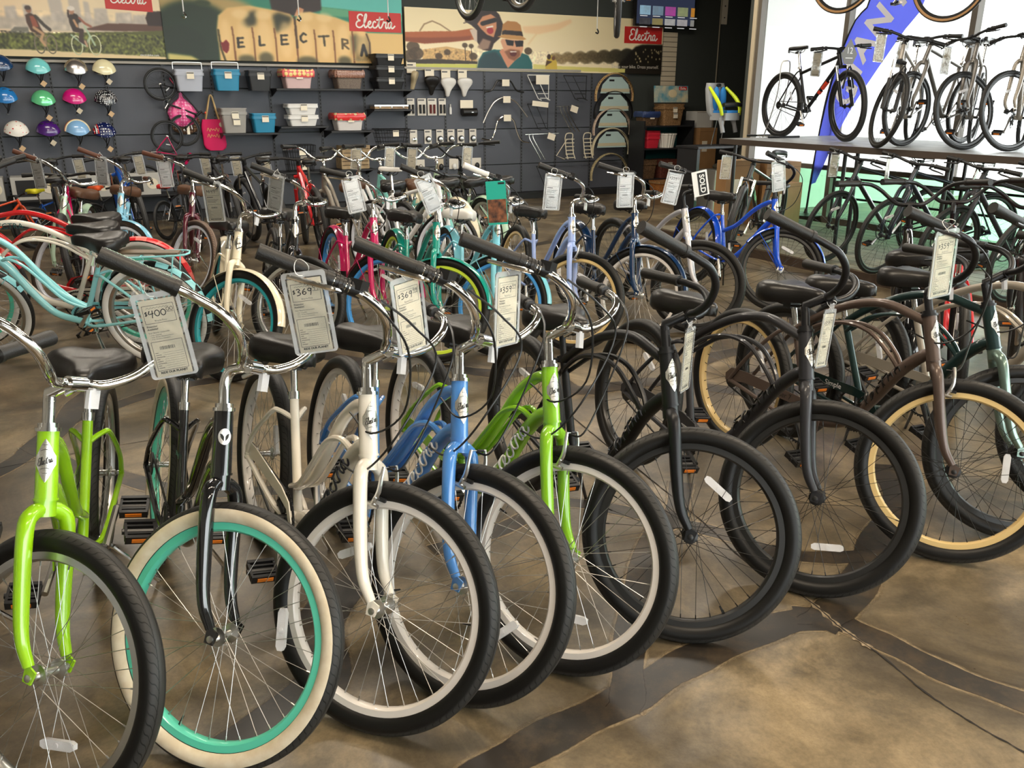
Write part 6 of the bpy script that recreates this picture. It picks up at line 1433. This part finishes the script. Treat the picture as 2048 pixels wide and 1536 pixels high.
for s, w, lb in ((.26, .34, 'cream metal carrier rack with side strut'), (.62, .22, 'cream metal carrier rack beside the strutted one')):
    t = thing('carrier_rack', lb, 'rack', ROOM @ T3(s, -.2, .60), 'carrier racks on the wall'); mb = MB()
    for q in (-.07, .07): mb.tube([(q-.03,0,.36),(q,0,.12),(q+.02,-.03,.02)], .009, 6)
    for q in range(6): mb.tube([(-.08,0,.04+.06*q),(.08,0,.04+.06*q)], .008, 6)
    mb.tube([(-.1,0,.36),(-.07,.0,.43),(.04,0,.43),(.05,0,.36)], .009, 6, sm=3)
    if w > .3: mb.tube([(-.06,0,.34),(-.26,0,.08),(-.1,0,.02)], .008, 6)
    obj('wires', mb, mat('rack_cream', lin(214, 204, 180), .45), t)
# fenders
FM = [(1.52, dots_mat('fender_floral', lin(190, 160, 110), lin(110, 70, 60), 40, .4), 'patterned fender pair at the top of the fender stack'), (1.24, black, 'black fender pair second from the top of the stack'), (.97, dots_mat('fender_floral2', lin(196, 180, 160), lin(150, 110, 100), 46, .4), 'pale patterned fender pair in the middle of the stack'), (.64, mat('fender_cream', lin(190, 180, 150), .4), 'cream fender pair second from the bottom of the stack'), (.22, dots_mat('fender_tan', lin(170, 156, 120), lin(70, 60, 44), 50, .35), 'tan fender pair at the bottom of the stack')]
for i, (z, m, lb) in enumerate(FM):
    t = thing('fender_set', lb, 'fenders', ROOM @ T3(1.12-.01*i, -.2, z+.10), 'fender sets stacked on the wall')
    def fen(mb):
        n = 24; k = 6; V = []; F = []
        for q in range(n+1):
            a = R_(-12)+R_(204)*q/n
            for j in range(k): b_ = -1+2*j/(k-1); rr = .40-.018*b_*b_; V.append((rr*math.cos(a), b_*.036, rr*math.sin(a)*.95))
        o_ = len(V); V += [(x*.985, y, z_*.985) for x, y, z_ in V]
        for q in range(n):
            for j in range(k-1): F.append((q*k+j, (q+1)*k+j, (q+1)*k+j+1, q*k+j+1)); F.append((o_+q*k+j, o_+q*k+j+1, o_+(q+1)*k+j+1, o_+(q+1)*k+j))
        mb.add(V, F)
    obj('fender', cached('wallfender', fen), m, t)
    if i < 4:
        obj('header_card', MB().prism([(-.30,.02),(-.26,.16),(-.12,.28),(.12,.28),(.26,.16),(.30,.02)], .004, T3(0, -.02, .03) @ UPRIGHT), mat('card_aqua', lin(170, 192, 188), .5), t)
        obj('card_stripe', MB().box((0, -.026, .10), (.58, .003, .05)), mat('card_buff', lin(190, 180, 150), .5), t); obj('card_logo', MB().box((-.08, -.026, .255), (.10, .003, .03)), ink, t)
# kids bikes hung on the wall
bike('W0', 'kids_bicycle', 'small black kids bicycle with orange grips hung nose-down on the wall', (0,0,0,0,0), geo='M', style='mtb', frame=matte_black, rim=rim_black, spoke=spoke_black, bar='flat', barm=black, stem='short', grip=mat('orange_grip', lin(226, 80, 40), .5), tire=rub_knob, lowparts=True, root=ROOM @ T3(-6.16, -.22, 1.72) @ RY(R_(68)) @ SC(.56) @ T3(0, 0, -.2), group='kids bicycles hung on the wall')
bike('W1', 'kids_bicycle', 'small pink kids bicycle hung low on the wall', (0,0,0,0,30), geo='M', style='mtb', frame=mag, rim=rim_black, spoke=spoke_black, bar='flat', barm=black, stem='short', sadm=mag, tire=rub_knob, lowparts=True, root=ROOM @ T3(-6.15, -.30, .95) @ RY(R_(122)) @ SC(.56) @ T3(-.3, 0, -.4), group='kids bicycles hung on the wall')

# ---------------------------------------------------------------- shelf unit with baskets at the end of the wall
t = thing('shelf_unit', 'dark shelf unit with teal back panel holding baskets', 'shelf', ROOM @ T3(1.98, -.5, 0))
for z in (.06, .26, .77, 1.14): obj('shelf_board', MB().box((-.05, 0, z), (1.06, .44, .022)), trim_dark, t)
for q in (-.57, .47): obj('side_post', MB().box((q, 0, .62), (.03, .42, 1.22)), trim_dark, t)
obj('back_panel', MB().box((.12, .21, .6), (.66, .012, 1.15)), mat('teal_back', lin(20, 92, 96), .6), t)
wick = mat('wicker_tan', lin(156, 122, 82), .7, noise=(60, lin(112, 82, 50)), bump=(110, .8)); wick_d = mat('wicker_dark', lin(110, 84, 58), .7, noise=(50, lin(70, 50, 34)), bump=(110, .8)); wick_r = mat('wicker_red', lin(104, 52, 38), .7, noise=(50, lin(70, 34, 26)), bump=(110, .8))
basket('wicker_basket', 'dark wicker basket with blue plastic liner on the upper shelf', 1.60, 1.152, .33, .2, .26, wick_d, y=-.5, liner=mat('blue_liner', lin(50, 66, 110), .4)); basket('wicker_basket', 'tall tan wicker basket under the sky sign', 2.06, 1.152, .44, .34, .30, wick, y=-.5, cards=2)
for i in range(2): basket('red_bucket', ('lower red plastic bucket of the nested pair', 'upper red plastic bucket of the nested pair')[i], 1.68, .783+.07*i, .28, .2, .24, mat('bucket_red', lin(206, 44, 62), .4), y=-.5, cards=0)
t = thing('planter', 'white ribbed round planter beside the red buckets', 'planter', ROOM @ T3(2.02, -.52, .783)); mb = MB(); mb.loft([[((r+.006*math.cos(18*a))*math.cos(a), (r+.006*math.cos(18*a))*math.sin(a), z) for a in np.linspace(0, 2*PI, 73)[:-1]] for r, z in ((.125,0),(.145,.12),(.165,.21),(.175,.215),(.175,.235),(.155,.235),(.12,.02))]); obj('pot', mb, mat('planter_white', lin(226, 222, 212), .5), t)
basket('wicker_basket', 'brown wicker basket on the low shelf', 1.60, .273, .34, .3, .28, wick_d, y=-.5, cards=0); basket('wicker_basket', 'reddish wicker basket with two cards on the low shelf', 2.02, .273, .38, .3, .3, wick_r, y=-.5, cards=2)
skym = mat('sign_sky', lin(80, 150, 170), .5, noise=(6, lin(216, 206, 170)))
t = thing('display_sign', 'small sky picture sign with red logo leaning on the wicker basket', 'sign', ROOM @ T3(2.08, -.52, 1.53) @ RX(R_(-6))); obj('board', MB().box((0, 0, .13), (.72, .012, .27), None), skym, t); obj('logo_panel', MB().box((.25, -.008, .225), (.17, .004, .06)), mat('logo_red', (1,0,0)), t); obj('flower', MB().ball((.03, -.004, .14), (.10,.006,.07), 12, 8), mat('flower_cream', lin(226, 210, 170), .6), t)
mb = MB(); script_word(mb, .13, T3(.25, -.0105, .225) @ UPRIGHT, 0, .3); obj('logo_lettering', mb.mesh('lg', smooth=False), mat('logo_white', (1,1,1)), t)
# boxes
card_m = mat('cardboard', lin(156, 118, 76), .75, noise=(3, lin(140, 104, 66))); card_w = mat('white_carton', lin(186, 184, 178), .6)
def carton(lb, s, y, z, w, d, h, m, rz=0, name='cardboard_box', lab=True):
    t = thing(name, lb, 'box', ROOM @ T3(s, y, z) @ RZ(R_(rz))); obj('body', MB().box((0, 0, h/2), (w, d, h)), m, t); obj('tape', MB().box((0, 0, h+.001), (.05, d, .002)), mat('packing_tape', lin(176, 150, 110), .35), t)
    obj('flap_seam', MB().box((0, -d/2-.001, h*.92), (w*.98, .002, .004)), mat('seam_dark', lin(90, 66, 40), .8), t)
    if lab: obj('shipping_label', MB().box((-w*.2, -d/2-.003, h*.6), (min(.14, w*.3), .003, min(.18, h*.35))), paper, t)
carton('brown cardboard box standing on the lowest carton', 2.76, -.55, .334, .38, .4, .77, card_m); carton('lowest brown carton beside the shelf unit', 2.78, -.55, 0, .44, .44, .33, card_m); carton('white carton on top of the brown boxes', 2.73, -.5, 1.108, .34, .3, .27, card_w, lab=False)
carton('tall cardboard bike box leaning near the deck', 0.62, -4.62, .1, .62, .2, .74, card_m, 4); carton('wide cardboard bike box with printed arrows near the deck', .02, -4.56, .1, .5, .2, .78, card_m, -4); carton('low cardboard box in front of the bike boxes', .40, -4.95, .1, .5, .2, .52, card_m, 6)

t = thing('wall_ledge', 'black display ledge holding the child seat', 'shelf', ROOM @ T3(1.12, -2.78, .93)); obj('board', MB().box((0, 0, 0), (.95, .5, .03)), trim_dark, t)
for q in (-.44, .44): obj('leg', MB().box((q, 0, -.47), (.05, .45, .9)), trim_dark, t)
t = thing('cooler_box', 'white appliance carton with black print under the display ledge', 'box', ROOM @ T3(1.22, -2.8, 0)); obj('body', MB().box((0, 0, .3), (.36, .36, .6)), card_w, t); obj('print_block', MB().box((-.02, -.182, .2), (.26, .003, .16)), ink, t); obj('bundle', MB().ball((.05, 0, .64), (.12,.1,.05), 10, 6), mat('bundle_grey', lin(110, 104, 90), .7), t)
for i, (s, lb) in enumerate(((-8.3, 'white boxed helmet at the end of the low shelf'), (-7.72, 'white boxed helmet beside the end one on the low shelf'), (-7.1, 'white boxed helmet next to the one nearest the kids bicycles'), (-6.5, 'white boxed helmet on the low shelf nearest the kids bicycles'))):
    t = thing('helmet_box', lb, 'box', ROOM @ T3(s, -.26, .372), 'white boxes on the low shelf'); obj('body', MB().box((0, 0, .14), (.5, .3, .28)), card_w, t); obj('window', MB().box((-.08, -.152, .14), (.24, .003, .2)), trim_dark, t); obj('picture_disc', MB().lathe([(.07,-.002),(.07,.002)], 18, T3(.16, -.153, .14) @ RX(PI/2)), paper, t)
t = thing('floor_basket', 'orange brown wicker basket standing on the floor by the shelf unit', 'basket', ROOM @ T3(1.62, -1.0, 0)); b_ = MB(); tub(b_, .36, .26, .3); obj('tub', b_, mat('wicker_orange', lin(176, 112, 52), .7, noise=(40, lin(120, 70, 30)), bump=(90, .8)), t); obj('rim_band', MB().prism(rrect(.375, .315, .03), .03, T3(0, 0, .25)), wick, t)
# child seat
gm = mat('seat_grey', lin(150, 152, 154), .45); ym = mat('seat_lime', lin(206, 226, 40), .4); bm_ = mat('seat_blue', lin(36, 120, 190), .7)
t = thing('child_seat', 'grey and lime child bicycle seat with blue cushions on the ledge', 'child seat', ROOM @ T3(1.24, -2.78, .947) @ RZ(R_(12)))
mb = MB(); mb.loft([[(x*w_, y*.10+yo, z) for x, y in rrect(1, 1, .25)] for w_, yo, z in ((.30,.05,.38),(.36,.10,.45),(.40,.12,.62),(.40,.14,.78),(.34,.15,.86))]); obj('back_shell', mb, gm, t)
for q in (-.08, .08): obj('cushion', MB().ball((q, .06, .64), (.06,.05,.17), 10, 8), bm_, t)
obj('seat_pan', MB().box((0, -.06, .40), (.32, .28, .10)), gm, t); obj('seat_cushion', MB().box((0, -.07, .46), (.26, .24, .05)), bm_, t)
for s_ in (-1, 1):
    obj('arm', MB().tube([(s_*.19,.10,.80),(s_*.23,-.05,.66),(s_*.23,-.14,.54),(s_*.20,-.16,.42)], [.02,.028,.028,.022], 8, sm=3), ym, t); obj('footrest', MB().tube([(s_*.14,-.1,.38),(s_*.15,-.13,.28),(s_*.15,-.16,.18)], [.045,.03,.032], 8), gm, t); obj('stand_rod', MB().tube([(s_*.09,.0,.36),(s_*.11,.06,.0)], .007, 6), chrome, t)
obj('safety_bar', MB().tube([(-.21,-.18,.56),(0,-.2,.57),(.21,-.18,.56)], .03, 8, sm=3), black, t); obj('headrest_holes', MB().ball((0,.085,.83), (.06,.02,.025), 10, 6), trim_dark, t)

# ---------------------------------------------------------------- feather flag by the window
N_ = 8.9-7.506
pole = [(7.195,2.636),(7.355,2.442),(7.525,2.079),(7.642,1.64),(7.696,1.239),(7.736,.825),(7.755,.583)]; edge = [(6.489,2.575),(6.737,2.251),(7.054,1.799),(7.337,1.363),(7.535,.955),(7.68,.619)]
kk = lambda p: (p[0]*1.072-12.77, 1.61+(p[1]-1.61)*1.072)
pole = [kk(p) for p in pole]; edge = [kk(p) for p in edge]
pole = [(pole[0][0]+.75, 3.55), (pole[0][0]+.28, 3.15)]+pole; edge = [(edge[0][0]+.35, 3.5), (edge[0][0]+.22, 3.1)]+edge
flag = bpy.data.materials.new('flag_blue'); flag.use_nodes = True; b = flag.node_tree.nodes['Principled BSDF']; b.inputs['Base Color'].default_value = (*lin(60, 66, 170), 1); b.inputs['Roughness'].default_value = .7
fn_ = flag.node_tree; tl = fn_.nodes.new('ShaderNodeBsdfTranslucent'); tl.inputs[0].default_value = (*lin(96, 104, 214), 1); ms = fn_.nodes.new('ShaderNodeMixShader'); ms.inputs[0].default_value = .6; fn_.links.new(b.outputs[0], ms.inputs[1]); fn_.links.new(tl.outputs[0], ms.inputs[2]); fn_.links.new(ms.outputs[0], fn_.nodes['Material Output'].inputs[0])
t = thing('feather_flag', 'blue feather flag with white lettering on a curved black pole', 'flag', ROOM @ T3(N_, 0, 0))
obj('pole', MB().tube([(0, y, z) for y, z in pole]+[(0, pole[-1][0]+.02, .13)], .014, 8, sm=3), black, t); obj('base', MB().lathe([(.22,.11),(.22,.125),(.03,.14),(.02,.2)], 20, T3(0, pole[-1][0]+.02, -.0)), steel_dark, t)
mb = MB(); n = 26; V = []; F = []
Pc = catmull([(0, y, z) for y, z in pole], 6); Ec = catmull([(0, y, z) for y, z in edge], 6)
for i in range(n+1):
    a = Pc[int(i/n*(len(Pc)-1))]; e = Ec[int(i/n*(len(Ec)-1))]
    for j in range(7): p = a.lerp(e, j/6); V.append((p.x+.012*math.sin(j*1.4+i*.5), p.y, p.z))
for i in range(n):
    for j in range(6): F.append((i*7+j, i*7+j+1, (i+1)*7+j+1, (i+1)*7+j))
mb.add(V, F); obj('cloth', mb, flag, t)
mb = MB()
for ch, (u, v), sz, ro in (('G', (7.34, 1.66), .42, 62), ('I', (7.27, 1.93), .42, 58), ('A', (7.17, 2.15), .42, 54), ('N', (7.0, 2.40), .42, 50), ('T', (6.79, 2.64), .42, 44)):
    y, z = kk((u, v)); text_mb(mb, ch, sz, T3(-.035, y, z) @ RZ(-PI/2) @ UPRIGHT @ RZ(R_(ro)), bold=.012)
obj('lettering', mb.mesh('flagtext', smooth=False), mat('flag_white', lin(236, 236, 244), .7, emit=None), t)
